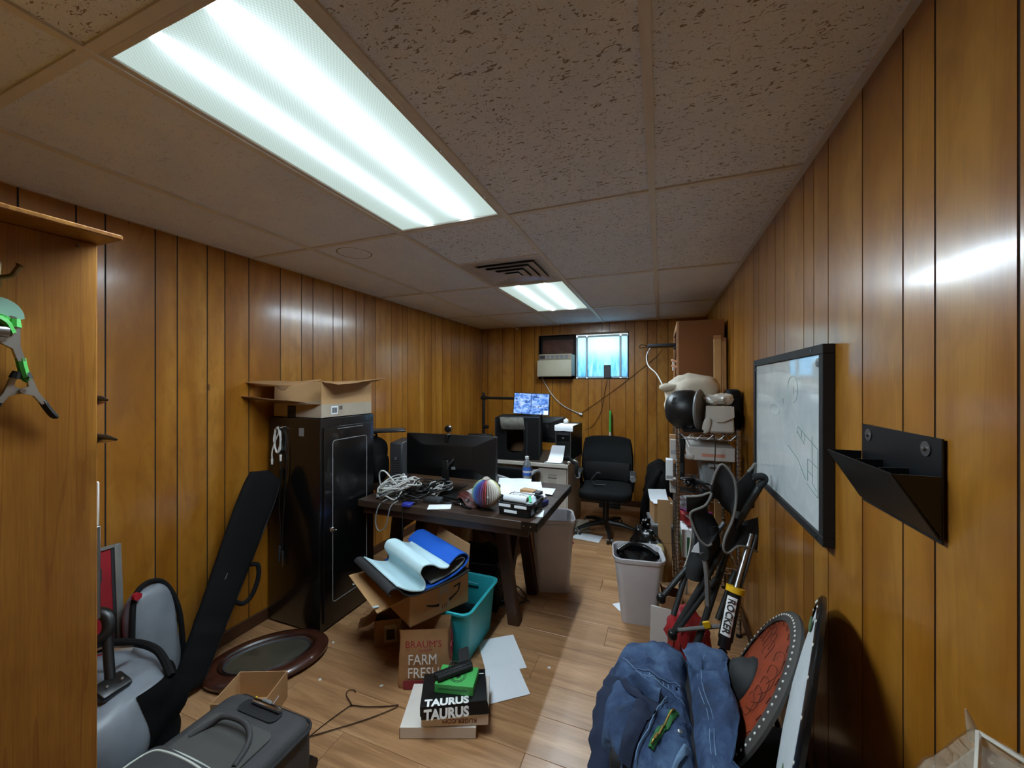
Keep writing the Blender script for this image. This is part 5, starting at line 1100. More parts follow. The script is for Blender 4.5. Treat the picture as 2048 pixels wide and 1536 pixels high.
# ================================================================ right side
# ---------------------------------------------------------------- whiteboard on the wall
def board_mat():
    m, n = newmat('whiteboard_face'); a = n.noise(n.coords((1, 1, 1), rnd=False), 6, 4, .6, 1.2)
    n.l(n.ramp(a, [(.35, lin((196, 206, 206))), (.7, lin((216, 222, 222)))]), n.b.inputs['Base Color']); n.b.inputs['Roughness'].default_value = .035
    n.b.inputs['Coat Weight'].default_value = .3; MATS['whiteboard_face'] = m
board_mat(); mat('marker_green', (70, 112, 96), .5); mat('smudge', (170, 186, 184), .35)
WBX, Y0, Y1, Z0, Z1 = .474, 1.435, 2.36, 1.012, 1.633
t = thing('whiteboard', 'black-framed whiteboard with faint marker scribbles on the panelled wall', 'whiteboard', (0, 0, 0))
M().b2((WBX - .004, Y0 + .02, Z0 + .02), (WBX + .012, Y1 - .02, Z1 - .02)).build('writing_surface', 'whiteboard_face', t, 0)
fw = .030
for a, b in (((Y0, Z0), (Y1, Z0 + fw)), ((Y0, Z1 - fw), (Y1, Z1)), ((Y0, Z0 + fw), (Y0 + fw, Z1 - fw)), ((Y1 - fw, Z0 + fw), (Y1, Z1 - fw))):
    M().b2((WBX - .012, a[0], a[1]), (XR - .001, b[0], b[1]), bev=.002).build('frame_rail', 'black_matte', t, 0)
for y_, z_ in ((Y0 + .09, Z1 - .013), (Y1 - .05, Z1 - .015), (Y0 + .05, Z0 + .012)): M().lathe([(.004, 0), (.004, .002)], 8, basis((WBX - .012, y_, z_), (0, -1, 0), (0, 0, 1))).build('screw', 'black_steel', t)
for y_, z_, r_ in ((Y0 + .055, Z1 - .055, .014), (Y1 - .035, Z1 - .05, .008)): M().lathe([(r_, 0), (r_, .004), (r_ * .6, .005)], 16, basis((WBX - .004, y_, z_), (0, -1, 0), (0, 0, 1))).build('round_magnet', 'steel', t)
def stroke(pts, r=.0009, m='marker_green'): M().tube([(WBX - .0042, y_, z_) for y_, z_ in pts], r, 4).build('marker_line', m, t)
yb = Y0 + .05
stroke([(yb + .01, 1.30), (yb + .20, 1.355), (yb + .21, 1.33)]); stroke([(yb + .21, 1.335), (yb + .13, 1.30)]); stroke([(yb + .06, 1.335), (yb + .055, 1.18), (yb + .02, 1.165)]); stroke([(yb + .01, 1.30), (yb + .008, 1.145)]); stroke([(yb + .008, 1.145), (yb + .11, 1.17)]); stroke([(yb + .01, 1.24), (yb + .09, 1.255)])
stroke([(yb + .16, 1.345), (yb + .158, 1.32)]); stroke([(yb + .13, 1.335), (yb + .128, 1.31)]); stroke([(yb + .10, 1.255), (yb + .10, 1.18)]); stroke([(yb + .10, 1.215), (yb + .05, 1.205)]); stroke([(yb + .32, 1.27), (yb + .20, 1.235), (yb + .12, 1.18)]); stroke([(yb + .25, 1.50), (yb + .25, 1.47)], .001); stroke([(yb + .38, 1.45), (yb + .38, 1.43)], .001)
for y_, z_, w_, h_ in ((yb + .26, 1.49, .12, .10), (yb + .5, 1.40, .14, .05)):
    pts = [(y_ + w_ / 2 * cos(q), z_ + h_ / 2 * sin(q)) for q in [2 * pi * k / 24 for k in range(25)]]; stroke(pts, .0016, 'smudge')

# ---------------------------------------------------------------- black wall file pocket
mat('file_black', (20, 21, 23), .35, var=.25, vs=12)
t = thing('wall_file_holder', 'black metal wall file pocket held by two washers', 'file holder', (0, 0, 0))
FY0, FY1, FZ0, FZ1, FX = .95, 1.252, 1.212, 1.408, .416
M().b2((XR - .008, FY0, FZ0), (XR - .004, FY1, FZ1), bev=.001).build('back_plate', 'file_black', t, 0)
zt_ = 1.338; xb = XR - .010
def slab(pts, th, nm, m='file_black'):
    P = [Vector(p) for p in pts]; nn = (P[1] - P[0]).cross(P[2] - P[0]).normalized() * th
    M().rings([[p for p in P], [p + nn for p in P]]).build(nm, m, t, 0)
slab([(FX, FY0, zt_), (FX, FY1, zt_), (xb, FY1, 1.222), (xb, FY0, 1.222)], .003, 'front_panel')
slab([(FX, FY0, zt_), (xb, FY0, 1.225), (xb, FY0, zt_)], .003, 'side_panel'); slab([(FX, FY1, zt_), (xb, FY1, 1.225), (xb, FY1, zt_)], .003, 'side_panel')
for y_ in (1.05, 1.15): slab([(FX + .02, y_, zt_ - .006), (xb, y_, 1.25), (xb, y_, zt_ - .004)], .003, 'divider')
for y_ in (FY0 + .045, FY1 - .035):
    wm = basis((XR - .008, y_, FZ1 - .025), (0, -1, 0), (0, 0, 1)); g = M(); g.lathe([(.015, 0), (.015, .002), (.005, .0025)], 20, wm); o = g.build('washer', 'steel', t); M().lathe([(.005, .002), (.004, .006), (.0005, .007)], 10, wm).build('screw', 'steel', o)

# ---------------------------------------------------------------- tall bookcase in the far corner and boards leaning by it
mat('bookcase_wood', (124, 76, 34), .45, var=.12, vs=3); mat('bookcase_edge', (176, 126, 84), .5); mat('pale_wood', (196, 158, 104), .6, var=.12, vs=9)
KX0, KX1, KY0, KY1, KH = .145, .47, 3.40, 4.20, 2.02
t = thing('bookcase', 'tall orange-brown bookcase in the corner beyond the wire rack', 'bookcase', (0, 0, 0))
for y_ in (KY0, KY1 - .02): M().b2((KX0, y_, 0), (KX1, y_ + .02, KH), bev=.001).build('side', 'bookcase_wood', t, 0)
M().b2((KX0, KY0 + .02, KH - .02), (KX1, KY1 - .02, KH), bev=.001).build('top', 'bookcase_wood', t, 0); M().b2((KX1 - .008, KY0 + .02, .05), (KX1, KY1 - .02, KH - .02)).build('back', 'bookcase_wood', t, 0)
for z_ in (.06, .45, .85, 1.25, 1.62): M().b2((KX0 + .004, KY0 + .02, z_), (KX1 - .008, KY1 - .02, z_ + .02)).build('shelf', 'bookcase_wood', t, 0)
for y_ in (KY0, KY1 - .045): M().b2((KX0 - .018, y_, 0), (KX0, y_ + .045, KH), bev=.002).build('face_stile', 'bookcase_edge', t, 0)
M().b2((KX0 - .018, KY0 + .045, KH - .05), (KX0, KY1 - .045, KH), bev=.002).build('face_rail', 'bookcase_edge', t, 0)
for k, (x_, z_, w_, lb, rx) in enumerate(((.412, 1.885, .05, 'wider pale board leaning beside the bookcase', 2), (.462, 1.87, .03, 'narrow pale board leaning nearest the wall beside the bookcase', 3))):
    t = thing('wood_board', lb, 'board', (x_, KY0 - .125, .001), rot=(R(-rx), 0, 0), group='boards leaning beside the bookcase'); M().b2((-w_ / 2, -.01, 0), (w_ / 2, .01, z_), bev=.002).build('board', 'pale_wood', t, 0); M().b2((-w_ / 2, -.0105, z_ - .03), (w_ / 2, .0105, z_ - .001)).build('sawn_end', 'bookcase_edge', t, 0)
# things poking out of the bookcase front: router, hand-shaped clips, cord
t = thing('wifi_router', 'flat dark router sticking out of the bookcase top', 'router', (.02, 3.93, 1.86)); M().b2((-.13, -.09, 0), (.12, .09, .028), bev=.008, seg=2).build('body', 'dark_grey_plastic', t); M().tube(spline([(-.13, 0, .014), (-.19, .0, .03), (-.20, .0, .0), (-.13, 0, .01)], 5), .004, 6).build('cord_loop', 'black_cord', t); M().b2((.10, -.085, -.02), (.14, .085, 0), bev=.003).build('bracket', 'dark_grey_plastic', t)
hangcable('router_cable', 'pale cable drooping from the router to the rack', [(-.08, 3.93, 1.87), (-.12, 3.9, 1.78), (-.10, 3.8, 1.68), (-.03, 3.5, 1.60), (.02, 3.2, 1.50)], .005, 'white_cord')
for z_, lb in ((1.70, 'upper pink-white clip on the bookcase front edge'), (1.655, 'lower pink-white clip on the bookcase front edge')):
    t = thing('plastic_clip', lb, 'clip', (KX0 - .022, KY0 + .05, z_), group='clips on the bookcase'); M().box((-.012, 0, 0), (.05, .03, .018), (0, R(15), 0), bev=.004).build('jaw', mat('clip_pink', (214, 170, 150), .5), t); M().box((-.02, 0, -.02), (.016, .02, .03), bev=.003).build('tab', 'white_plastic', t)

# ---------------------------------------------------------------- chrome wire rack
RX0, RX1, RY0, RY1 = .105, .44, 2.63, 3.22
t = thing('wire_rack', 'chrome wire shelving rack against the wall crammed with odds and ends', 'shelf rack', (0, 0, 0))
for x_ in (RX0, RX1):
    for y_ in (RY0, RY1):
        p = M().cyl((x_, y_, .02), (x_, y_, 1.235), .0125, seg=12).build('post', 'chrome', t); g = M()
        for k in range(46): g.lathe([(.0133, .05 + k * .0254), (.0138, .052 + k * .0254), (.0133, .054 + k * .0254)], 10, Matrix.Translation((x_, y_, 0)), caps=(False, False))
        g.build('notch_rings', 'dark_grey_plastic', p)['kind'] = 'stuff'; M().lathe([(.016, 0), (.016, .012), (.008, .022)], 10, Matrix.Translation((x_, y_, 0))).build('foot', 'black_plastic', p); M().lathe([(.014, 1.232), (.014, 1.24)], 10, Matrix.Translation((x_, y_, 0))).build('cap', 'black_plastic', p)
SHZ = (.40, .82, 1.20)
for z_ in SHZ:
    g = M()
    for dz in (0, -.032):
        g.tube([(RX0, RY0, z_ + dz), (RX1, RY0, z_ + dz)], .003, 6); g.tube([(RX0, RY1, z_ + dz), (RX1, RY1, z_ + dz)], .003, 6); g.tube([(RX0, RY0, z_ + dz), (RX0, RY1, z_ + dz)], .003, 6); g.tube([(RX1, RY0, z_ + dz), (RX1, RY1, z_ + dz)], .003, 6)
    for y_ in (RY0, RY1): n_ = 10; g.tube([(RX0 + .015 + (RX1 - RX0 - .03) * k / n_, y_, z_ - (.031 if k % 2 else .001)) for k in range(n_ + 1)], .0025, 5)
    for x_ in (RX0, RX1): n_ = 18; g.tube([(x_, RY0 + .015 + (RY1 - RY0 - .03) * k / n_, z_ - (.031 if k % 2 else .001)) for k in range(n_ + 1)], .0025, 5)
    for k in range(1, 12): x_ = RX0 + (RX1 - RX0) * k / 12; g.tube([(x_, RY0, z_ + .003), (x_, RY1, z_ + .003)], .002, 5)
    g.build('wire_shelf', 'chrome', t)
# --- top shelf
TZ = SHZ[2] + .0065
mat('beige_bag', (190, 178, 158), .75, var=.12, bump=.15, bs=20); mat('helmet_black', (11, 11, 12), .42, bump=.3, bs=18); mat('white_leather', (190, 184, 174), .5, var=.08); mat('clear_wrap', (196, 192, 180), .12, var=.1, bump=.6, bs=24)
t = thing('welding_helmet', 'glossy black round canister helmet lying at the rack top front', 'helmet', (.170, 2.775, TZ + .137), rot=(0, R(90), R(-20)))
M().lathe([(.02, -.125), (.085, -.118), (.118, -.08), (.128, -.02), (.126, .03), (.112, .06), (.108, .066)], 28).build('shell', 'helmet_black', t, 45); M().lathe([(.108, .064), (.128, .066), (.132, .076), (.122, .084), (.108, .082)], 28).build('rim', 'grey_plastic', t); M().lathe([(.104, .075), (.02, .045), (.005, .044)], 24).build('inner_face', 'black_matte', t)
for k in range(6): a = k * pi / 3; M().box((.118 * cos(a), .118 * sin(a), -.03), (.012, .05, .07), (0, 0, a), bev=.004).build('ridge', 'helmet_black', t)
M().box((.05, .10, -.10), (.05, .05, .05), (.2, .3, .4), bev=.01).build('strap_clamp', 'black_matte', t)
t = thing('beige_sack', 'beige canvas sack slumped across the back of the rack top', 'sack', (.255, 3.05, TZ + .045)); M().blob((-.03, 0, .15), (.195, .16, .185), (.85, .7), 34, 20, amp=.05, fr=7, seed=11, ridge=.012, rfr=12).build('sack', 'beige_bag', t, 60); M().blob((-.16, -.03, .235), (.10, .08, .03), (.8, .8), 18, 10, amp=.02, fr=14, seed=3).build('loose_end', 'beige_bag', t, 60)
t = thing('clear_packet', 'crinkled clear plastic packet between sack and white handbag', 'packet', (.355, 2.79, TZ + .170)); M().blob((0, 0, .035), (.085, .05, .04), (.8, .8), 26, 14, amp=.02, fr=24, seed=1, ridge=.008, rfr=30).build('packet', 'clear_wrap', t, 25)
t = thing('handbag', 'off-white leather handbag with pointed flap on the rack top', 'handbag', (.345, 2.715, TZ)); rs = [[Vector((p[0], p[1], z_)) for p in rrect(w_, d_, .012, 3)] for z_, w_, d_ in ((0, .155, .06), (.01, .165, .075), (.10, .155, .065), (.165, .14, .045))]; M().rings(rs).build('body', 'white_leather', t, 40)
M().prism([(-.078, .165), (.075, .165), (.078, .10), (.02, .07), (-.02, .068), (-.078, .115)], 0, .006, basis((0, -.041, 0), (1, 0, 0), (0, 0, 1))).build('flap', 'white_leather', t, 0); M().blob((-.075, -.045, .045), (.022, .008, .052), (.8, .8), 14, 10, mx=Matrix.Rotation(R(12), 4, 'Y')).build('tag', 'white_leather', t)
t = thing('camera_bag', 'upright black padded case at the wall end of the rack top', 'case', (.455, 2.87, TZ), R(0)); M().blob((-.012, 0, .135), (.042, .10, .135), (.35, .4), 24, 18, amp=.006, fr=8).build('body', 'black_nylon', t, 60); M().tube([(-.052, -.06, .04), (-.052, -.06, .22)], .004, 6).build('zip', 'zip_tape', t); M().box((-.052, -.06, .20), (.006, .008, .028), bev=.002).build('zip_pull', 'chrome', t)
t = thing('dark_straps', 'coil of dark straps under the black helmet on the rack', 'strap', (.20, 2.70, TZ)); M().tube(spline([(-.06, -.03, .008), (0, -.05, .012), (.06, -.02, .010), (.04, .03, .012), (-.03, .03, .018), (-.06, 0, .012), (.02, -.01, .016)], 6), .008, 6).build('strap', 'black_nylon', t)
# --- middle shelf
MZ = SHZ[1] + .0065
mat('bin_grey_clear', (132, 136, 138), .3, var=.1); mat('off_white_box', (184, 178, 172), .6, var=.06)
t = thing('plastic_bin', 'grey translucent plastic bin on the middle rack shelf', 'bin', (.335, 2.95, MZ)); rs = [[Vector((p[0], p[1], z_)) for p in rrect(w_, d_, .02, 3)] for z_, w_, d_ in ((0, .15, .40), (.19, .18, .44), (.19, .20, .46), (.20, .20, .46), (.20, .17, .42))]; M().rings(rs).build('tub', 'bin_grey_clear', t, 35); M().box((0, -.232, .17), (.10, .01, .025), bev=.004).build('grip', 'bin_grey_clear', t)
t = thing('shipping_box', 'off-white flat box with faint red print lying on the plastic bin', 'box', (.305, 2.93, MZ + .203)); M().b2((-.135, -.25, 0), (.125, .25, .085), bev=.004).build('body', 'off_white_box', t, 0); M().b2((-.06, -.2512, .025), (.07, -.2502, .045)).build('red_print_line', mat('faint_red', (190, 130, 110), .6), t, 0); M().blob((-.13, -.24, .02), (.03, .02, .022), (.8, .8), 14, 8).build('crumpled_edge', 'off_white_box', t)
t = thing('dark_box', 'tall dark box at the rear left of the middle rack shelf', 'box', (.175, 3.08, MZ)); M().b2((-.055, -.08, 0), (-.012, .12, .30), bev=.003).build('body', 'black_plastic', t); M().b2((-.05, -.081, .05), (-.02, -.08, .12)).build('front_label', 'dark_grey_plastic', t)
def strip_heap(name, label, c, r, n, m1, m2, seed, grp=None):
    T = thing(name, label, 'clutter', c, 0, grp); rd = random.Random(seed)
    for k in range(n):
        a = rd.random() * 6.3; q = r * (.2 + .7 * rd.random()); z_ = .008 + .055 * rd.random() * (1 - q / r * .5); dv = Vector((cos(a * 2.3), sin(a * 2.3), .25 * (rd.random() - .3))) * (.03 + .04 * rd.random())
        p = Vector((q * cos(a), q * sin(a), z_)); M().tube(spline([p - dv, p + Vector((0, 0, .012)), p + dv], 3), .004 + .005 * rd.random(), 6).build('gadget', m1 if k % 3 else m2, T)
    return T
strip_heap('gadget_heap', 'heap of black and silver gadgets at the middle shelf front', (.20, 2.735, MZ + .02), .06, 16, 'black_plastic', 'grey_plastic', 3)
t = thing('black_tray', 'flat black tray under the gadgets on the middle shelf', 'tray', (.20, 2.72, MZ - .0)); M().b2((-.08, -.07, .0), (.09, .05, .006), bev=.002).build('tray', 'black_plastic', t)
t = thing('white_carton', 'narrow white carton hung on the outside of the rack post', 'box', (.055, 2.66, .90)); M().b2((-.02, -.03, 0), (.022, .04, .13), bev=.002).build('body', 'paper', t, 0); M().b2((-.018, -.031, .01), (.02, -.03, .03)).build('print', 'pencil_line', t, 0)
for k, (y_, z_, h_, m_, lb) in enumerate(((2.70, 1.02, .13, 'off_white_box', 'upper pale card tucked behind the rack post'), (2.80, .98, .19, 'card', 'brown card tucked behind the rack post'), (2.74, .80, .09, 'off_white_box', 'lower pale box pushed against the rack post'))):
    t = thing('tucked_card', lb, 'card', (.083, y_, z_), R(2 * k - 2), 'cards tucked at the rack side'); M().b2((-.022, -.02, 0), (.018, .03, h_), bev=.002).build('card', m_, t, 0); M().b2((-.018, -.0206, h_ * .3), (.014, -.02, h_ * .5)).build('print', 'pencil_line', t, 0)
# --- bags hanging below and lower shelf
LZ = SHZ[0] + .0065
def zipbag(): 
    m, n = newmat('zip_bag'); n.b.inputs['Base Color'].default_value = lin((200, 206, 216)); n.b.inputs['Roughness'].default_value = .15; n.b.inputs['Alpha'].default_value = .75; n.bump(n.noise(n.coords(), 30, 3), .8, .01); MATS['zip_bag'] = m
zipbag(); mat('purple_strip', (132, 58, 120), .35); mat('red_bag', (150, 28, 34), .55, var=.25, bump=.3, bs=30); mat('green_can', (36, 92, 46), .4, var=.15); mat('silver_stuff', (170, 176, 184), .25, .5)
t = thing('storage_carton', 'white and green carton standing on the low rack shelf', 'carton', (.205, 2.80, LZ)); M().b2((-.075, -.12, 0), (.085, .12, .175), bev=.003).build('body', 'green_can', t, 0); M().b2((-.076, -.121, .13), (.086, .121, .176)).build('white_top', 'paper', t, 0); M().b2((-.0765, -.1212, .0), (-.045, -.12, .176)).build('white_corner', 'paper', t, 0)
t = thing('red_plastic_bag', 'crumpled red plastic bag above the green carton on the rack', 'bag', (.205, 2.79, LZ + .185)); M().blob((0, 0, .055), (.085, .10, .06), (.8, .8), 28, 16, amp=.03, fr=18, seed=6, ridge=.012, rfr=26).build('bag', 'red_bag', t, 35); M().tube(spline([(.0, -.09, .05), (.04, -.11, .03), (.06, -.10, .07)], 5), .006, 6).build('tie', 'dark_red_print', t)
t = thing('zip_bag', 'clear zip bag with purple seal and silver contents on the rack', 'bag', (.20, 2.76, LZ + .288)); M().blob((0, 0, .038), (.095, .10, .04), (.7, .7), 26, 14, amp=.018, fr=18, seed=2, ridge=.006, rfr=22).build('bag', 'zip_bag', t, 35); M().tube(spline([(-.10, -.08, .022), (-.03, -.105, .020), (.05, -.10, .012), (.10, -.07, .008)], 6), .010, 6).build('purple_seal', 'purple_strip', t); M().blob((.0, -.01, .042), (.06, .06, .02), (.8, .8), 18, 10, amp=.012, fr=30).build('silver_contents', 'silver_stuff', t, 30)
hangcable('rack_cord', 'white cord hanging down in front of the rack post', [(.16, 2.59, .62), (.175, 2.585, .58), (.165, 2.58, .48), (.13, 2.575, .36), (.08, 2.56, .22), (.03, 2.55, .14)], .005, 'white_cord')
hangcable('rack_cord', 'grey cord looped on the rack above the white one', [(.15, 2.60, .70), (.18, 2.595, .66), (.185, 2.59, .52), (.16, 2.585, .38), (.15, 2.585, .22)], .005, 'grey_cord')
hangcable('rack_cord', 'thin black cord hanging from the handbag down the rack front', [(.305, 2.62, 1.21), (.312, 2.612, 1.12), (.308, 2.612, 1.0), (.312, 2.612, .86)], .003, 'black_cord')
# clutter between rack and chair
mat('khaki', (150, 130, 84), .8, var=.15, bump=.3, bs=20)
t = carton('cardboard_box', 'tan cardboard box behind the rack with loose papers on top', (.02, 3.72, .30), R(10), .18, .26, .16, {}, .1, 'card', None); 
t = thing('storage_tote', 'grey plastic tote under the tan cardboard box behind the rack', 'tote', (.02, 3.72, 0), R(10)); M().b2((-.11, -.16, 0), (.10, .16, .27), bev=.012, seg=2).build('body', 'dark_grey_plastic', t); M().b2((-.115, -.165, .27), (.105, .165, .298), bev=.006).build('lid', 'grey_plastic', t)
sheet('paper_sheet', 'cream notes lying on the tan cardboard box behind the rack', (.0, 3.66, .4625), R(20), .16, .16, .05, 31, m='paper', wav=.02)
t = thing('cardboard_sheet', 'flat tan cardboard sheet leaning beside the rack post', 'cardboard', (.045, 3.10, .001), rot=(R(-10), 0, R(8))); M().b2((-.05, -.003, 0), (.045, .003, .62), bev=.001).build('sheet', 'card', t, 0); M().b2((-.05, -.0036, .30), (.045, -.003, .305)).build('fold_line', 'card_dark', t, 0)
t = thing('khaki_sack', 'khaki paper sack slumped behind the lined wastebasket', 'sack', (.0, 2.93, 0)); M().blob((0, 0, .18), (.05, .08, .185), (.75, .75), 22, 16, amp=.03, fr=10, seed=4, ridge=.01, rfr=16).build('sack', 'khaki', t, 40); M().blob((.0, -.01, .34), (.03, .05, .03), (.9, .9), 14, 8, amp=.015, fr=30).build('neck', 'khaki', t, 40)
t = thing('black_trash_bag', 'shiny black trash bag heaped behind the lined wastebasket', 'trash bag', (-.115, 3.13, 0)); M().blob((0, 0, .22), (.12, .12, .225), (.85, .8), 40, 26, amp=.07, fr=9, seed=13, ridge=.025, rfr=16).build('bag', 'trash_bag', t, 30); M().blob((.02, 0, .44), (.035, .03, .04), (.9, .9), 16, 10, amp=.02, fr=40).build('knot', 'trash_bag', t, 30)
carton('cardboard_box', 'brown box standing between lined wastebasket and rack', (.055, 2.44, .001), R(4), .11, .16, .30, {'+y': -80}, .1, 'card_dark')
t = thing('grey_board', 'light grey board leaning low beside the lined wastebasket', 'board', (-.005, 2.30, .001), rot=(R(-14), 0, R(-6))); M().b2((-.05, -.006, 0), (.06, .006, .24), bev=.002).build('panel', 'off_white_box', t, 0); M().b2((-.05, -.0066, .0), (.06, -.006, .02)).build('dark_foot', 'dark_grey_plastic', t, 0)
t = thing('red_net_bag', 'red woven bag lying on the floor behind the camp chair legs', 'bag', (.14, 2.19, 0)); M().blob((0, 0, .17), (.10, .085, .175), (.8, .8), 40, 26, amp=.035, fr=12, seed=2, ridge=.014, rfr=20).build('bag', 'red_bag', t, 60)
for k in range(5): a0 = -.9 + k * .35; M().tube([(.104 * sin(a0 + q * .02) * 1.0, -.092 * cos(a0), .12 + q * .016) for q in range(11)], .004, 5).build('net_cord', 'dark_red_print', t)
t = thing('brown_rag', 'crumpled brown paper rag in front of the lined wastebasket', 'rag', (-.005, 2.15, 0)); M().blob((0, 0, .05), (.05, .05, .052), (.9, .9), 22, 14, amp=.035, fr=24, seed=8, ridge=.012, rfr=30).build('rag', mat('brown_paper', (120, 84, 60), .8, var=.2), t, 30)
t = carton('cardboard_box', 'low brown cardboard box under the camp chair feet', (.30, 1.99, .001), R(-4), .30, .20, .13, {'-y': 82}, .09, 'card_dark')

# ---------------------------------------------------------------- folded rocker camp chair leaning on the rack and wall
mat('chair_tube', (58, 60, 60), .4, .4, .12); mat('chair_fabric', (30, 31, 33), .8, var=.15, bump=.25, bs=260); mat('grey_binding', (112, 110, 106), .7); mat('rocker_yellow', (226, 176, 20), .45)
t = thing('camp_chair', 'folded black rocker camp chair with grey-bound fabric leaning by the rack', 'camp chair', (0, 0, 0))
def tb(p, q, r=.014, nm='frame_tube', m='chair_tube'): return M().cyl(p, q, r, seg=10).build(nm, m, t)
tb((.43, 2.02, 1.07), (.055, 1.96, .33), .0155); tb((.395, 2.10, 1.04), (.145, 1.93, .29), .0155)
tb((.30, 2.16, .82), (.005, 2.02, .46), .013); tb((.22, 2.22, .86), (.06, 2.00, .40), .013); tb((.24, 1.98, .62), (.075, 1.95, .36), .012); tb((.32, 2.0, .66), (.24, 1.93, .46), .012)
for p in ((.055, 1.96, .33), (.145, 1.93, .29), (.005, 2.02, .46)): M().blob(p, (.022, .022, .024), (.8, .8), 14, 8).build('foot_cap', 'black_plastic', t)
# flattened link straps
M().tube(spline([(.185, 1.93, .73), (.195, 1.925, .66), (.20, 1.92, .52)], 5), .011, 6).build('grey_link', 'grey_binding', t); M().lathe([(.018, -.008), (.018, .008)], 14, basis((.185, 1.925, .735), (1, 0, 0), (0, 0, 1))).build('joint_collar', 'chair_tube', t)
M().tube([(.08, 1.94, .37), (.27, 1.92, .445)], .009, 8).build('flat_strut', 'grey_binding', t); M().box((.195, 1.915, .435), (.03, .012, .03), (0, R(-20), 0), bev=.003).build('yellow_tag', 'rocker_yellow', t)
# fabric: hanging folds with grey binding at the edge
def cloth(path, drop, nm, seed, th=.006, amp=.02):
    P = [Vector(p) for p in spline(path, 6)]; D = [Vector(p) for p in spline(drop, 6)]
    def fn(u, v):
        i = min(len(P) - 1, int(round(u * (len(P) - 1)))); q = P[i].lerp(D[i], v); return q + Vector((0, -amp * sin(v * pi) * (1 + .6 * wob((u * 4, v * 3, seed), 1)), 0))
    M().grid(fn, len(P), 9, th).build(nm, 'chair_fabric', t, 60)
    return P, D
P1, D1 = cloth([(.215, 1.93, 1.06), (.235, 1.92, 1.13), (.26, 1.92, 1.155), (.30, 1.92, 1.10), (.31, 1.92, 1.02), (.295, 1.90, .93), (.262, 1.88, .85), (.255, 1.875, .80), (.275, 1.88, .785), (.31, 1.90, .81), (.35, 1.92, .805), (.395, 1.95, .78)], [(.205, 1.99, .95), (.225, 2.0, .98), (.25, 2.0, .98), (.27, 2.0, .95), (.30, 2.02, .92), (.32, 2.03, .90), (.33, 2.03, .88), (.34, 2.03, .87), (.35, 2.03, .87), (.36, 2.03, .88), (.39, 2.04, .89), (.42, 2.05, .90)], 'seat_fabric', 1)
M().tube([p + Vector((0, -.006, 0)) for p in P1], .0052, 8).build('binding', 'grey_binding', t)
P2, D2 = cloth([(.115, 1.97, .985), (.17, 1.95, 1.0), (.215, 1.94, 1.02), (.19, 1.93, .965), (.13, 1.925, .925), (.14, 1.92, .87), (.165, 1.915, .815), (.195, 1.915, .79), (.215, 1.92, .80)], [(.12, 2.03, .90), (.15, 2.03, .90), (.19, 2.02, .92), (.21, 2.0, .91), (.23, 2.0, .90), (.24, 2.0, .88), (.25, 2.0, .86), (.25, 2.0, .85), (.25, 1.99, .85)], 'back_fabric', 2, amp=.008)
M().tube([p + Vector((0, -.006, 0)) for p in P2], .0052, 8).build('binding', 'grey_binding', t)
P3, D3 = cloth([(.30, 2.03, 1.02), (.34, 2.02, 1.07), (.385, 2.01, 1.13), (.40, 2.01, 1.15), (.395, 2.02, 1.08)], [(.30, 2.06, .92), (.34, 2.06, .92), (.38, 2.06, .93), (.40, 2.06, .94), (.40, 2.06, .95)], 'wing_fabric', 3, amp=.006); M().tube([p + Vector((0, -.005, 0)) for p in P3[10:]], .006, 8).build('binding', 'grey_binding', t)
M().grid(lambda u, v: (.135 + .10 * u + .015 * sin(v * 5), 1.985 + .02 * sin(u * 6 + v * 3), .86 - .26 * v), 10, 10, .012).build('hanging_pouch', 'chair_fabric', t, 60)
M().tube(spline([(.41, 2.0, 1.05), (.435, 2.005, 1.08), (.425, 2.0, 1.10), (.39, 2.0, 1.09)], 5), .015, 8).build('top_sleeve', 'chair_fabric', t, 60)
M().prism([(0, 0), (.035, .0), (.03, .05), (.012, .03)], 0, .002, basis((.135, 1.955, .735), (1, 0, 0), (0, 0, 1))).build('white_tag', 'paper', t, 0)
# rocker piston
tb((.375, 1.955, .85), (.297, 1.84, .655), .011, 'piston_rod', 'steel'); tb((.395, 1.955, .85), (.315, 1.85, .655), .006, 'piston_guide', 'dark_grey_plastic')
pa, pb = Vector((.292, 1.83, .651)), Vector((.248, 1.775, .468)); pd = (pb - pa).normalized()
tb(pa, pb, .028, 'piston_body', 'black_plastic'); tb(pa - pd * .012, pa + pd * .010, .036, 'yellow_collar', 'rocker_yellow'); tb(pb, pb + pd * .03, .024, 'piston_end', 'black_plastic'); M().blob(pb + pd * .05, (.018, .018, .018), (1, 1), 12, 8).build('ball_joint', 'black_plastic', t)
nv = Vector((-.26, -.78, .45)); nv = (nv - pd * nv.dot(pd)).normalized(); sv = nv.cross(pd)
pm = Matrix(((pd.x, sv.x, nv.x, 0), (pd.y, sv.y, nv.y, 0), (pd.z, sv.z, nv.z, 0), (0, 0, 0, 1)))
lm = Matrix.Translation(pa.lerp(pb, .52)) @ pm
M().rings([[lm @ Vector((xx, .029 * sin(q), .029 * cos(q))) for q in [R(-40 + 10 * k) for k in range(9)]] for xx in (-.075, .075)], loop=False).build('name_label', 'white_print', t, 60)
text('ROCKER', .036, 'ink', t, lm @ Matrix.Translation((0, 0, .0296)), bold=.0008, ext=.0005, sx=.95)

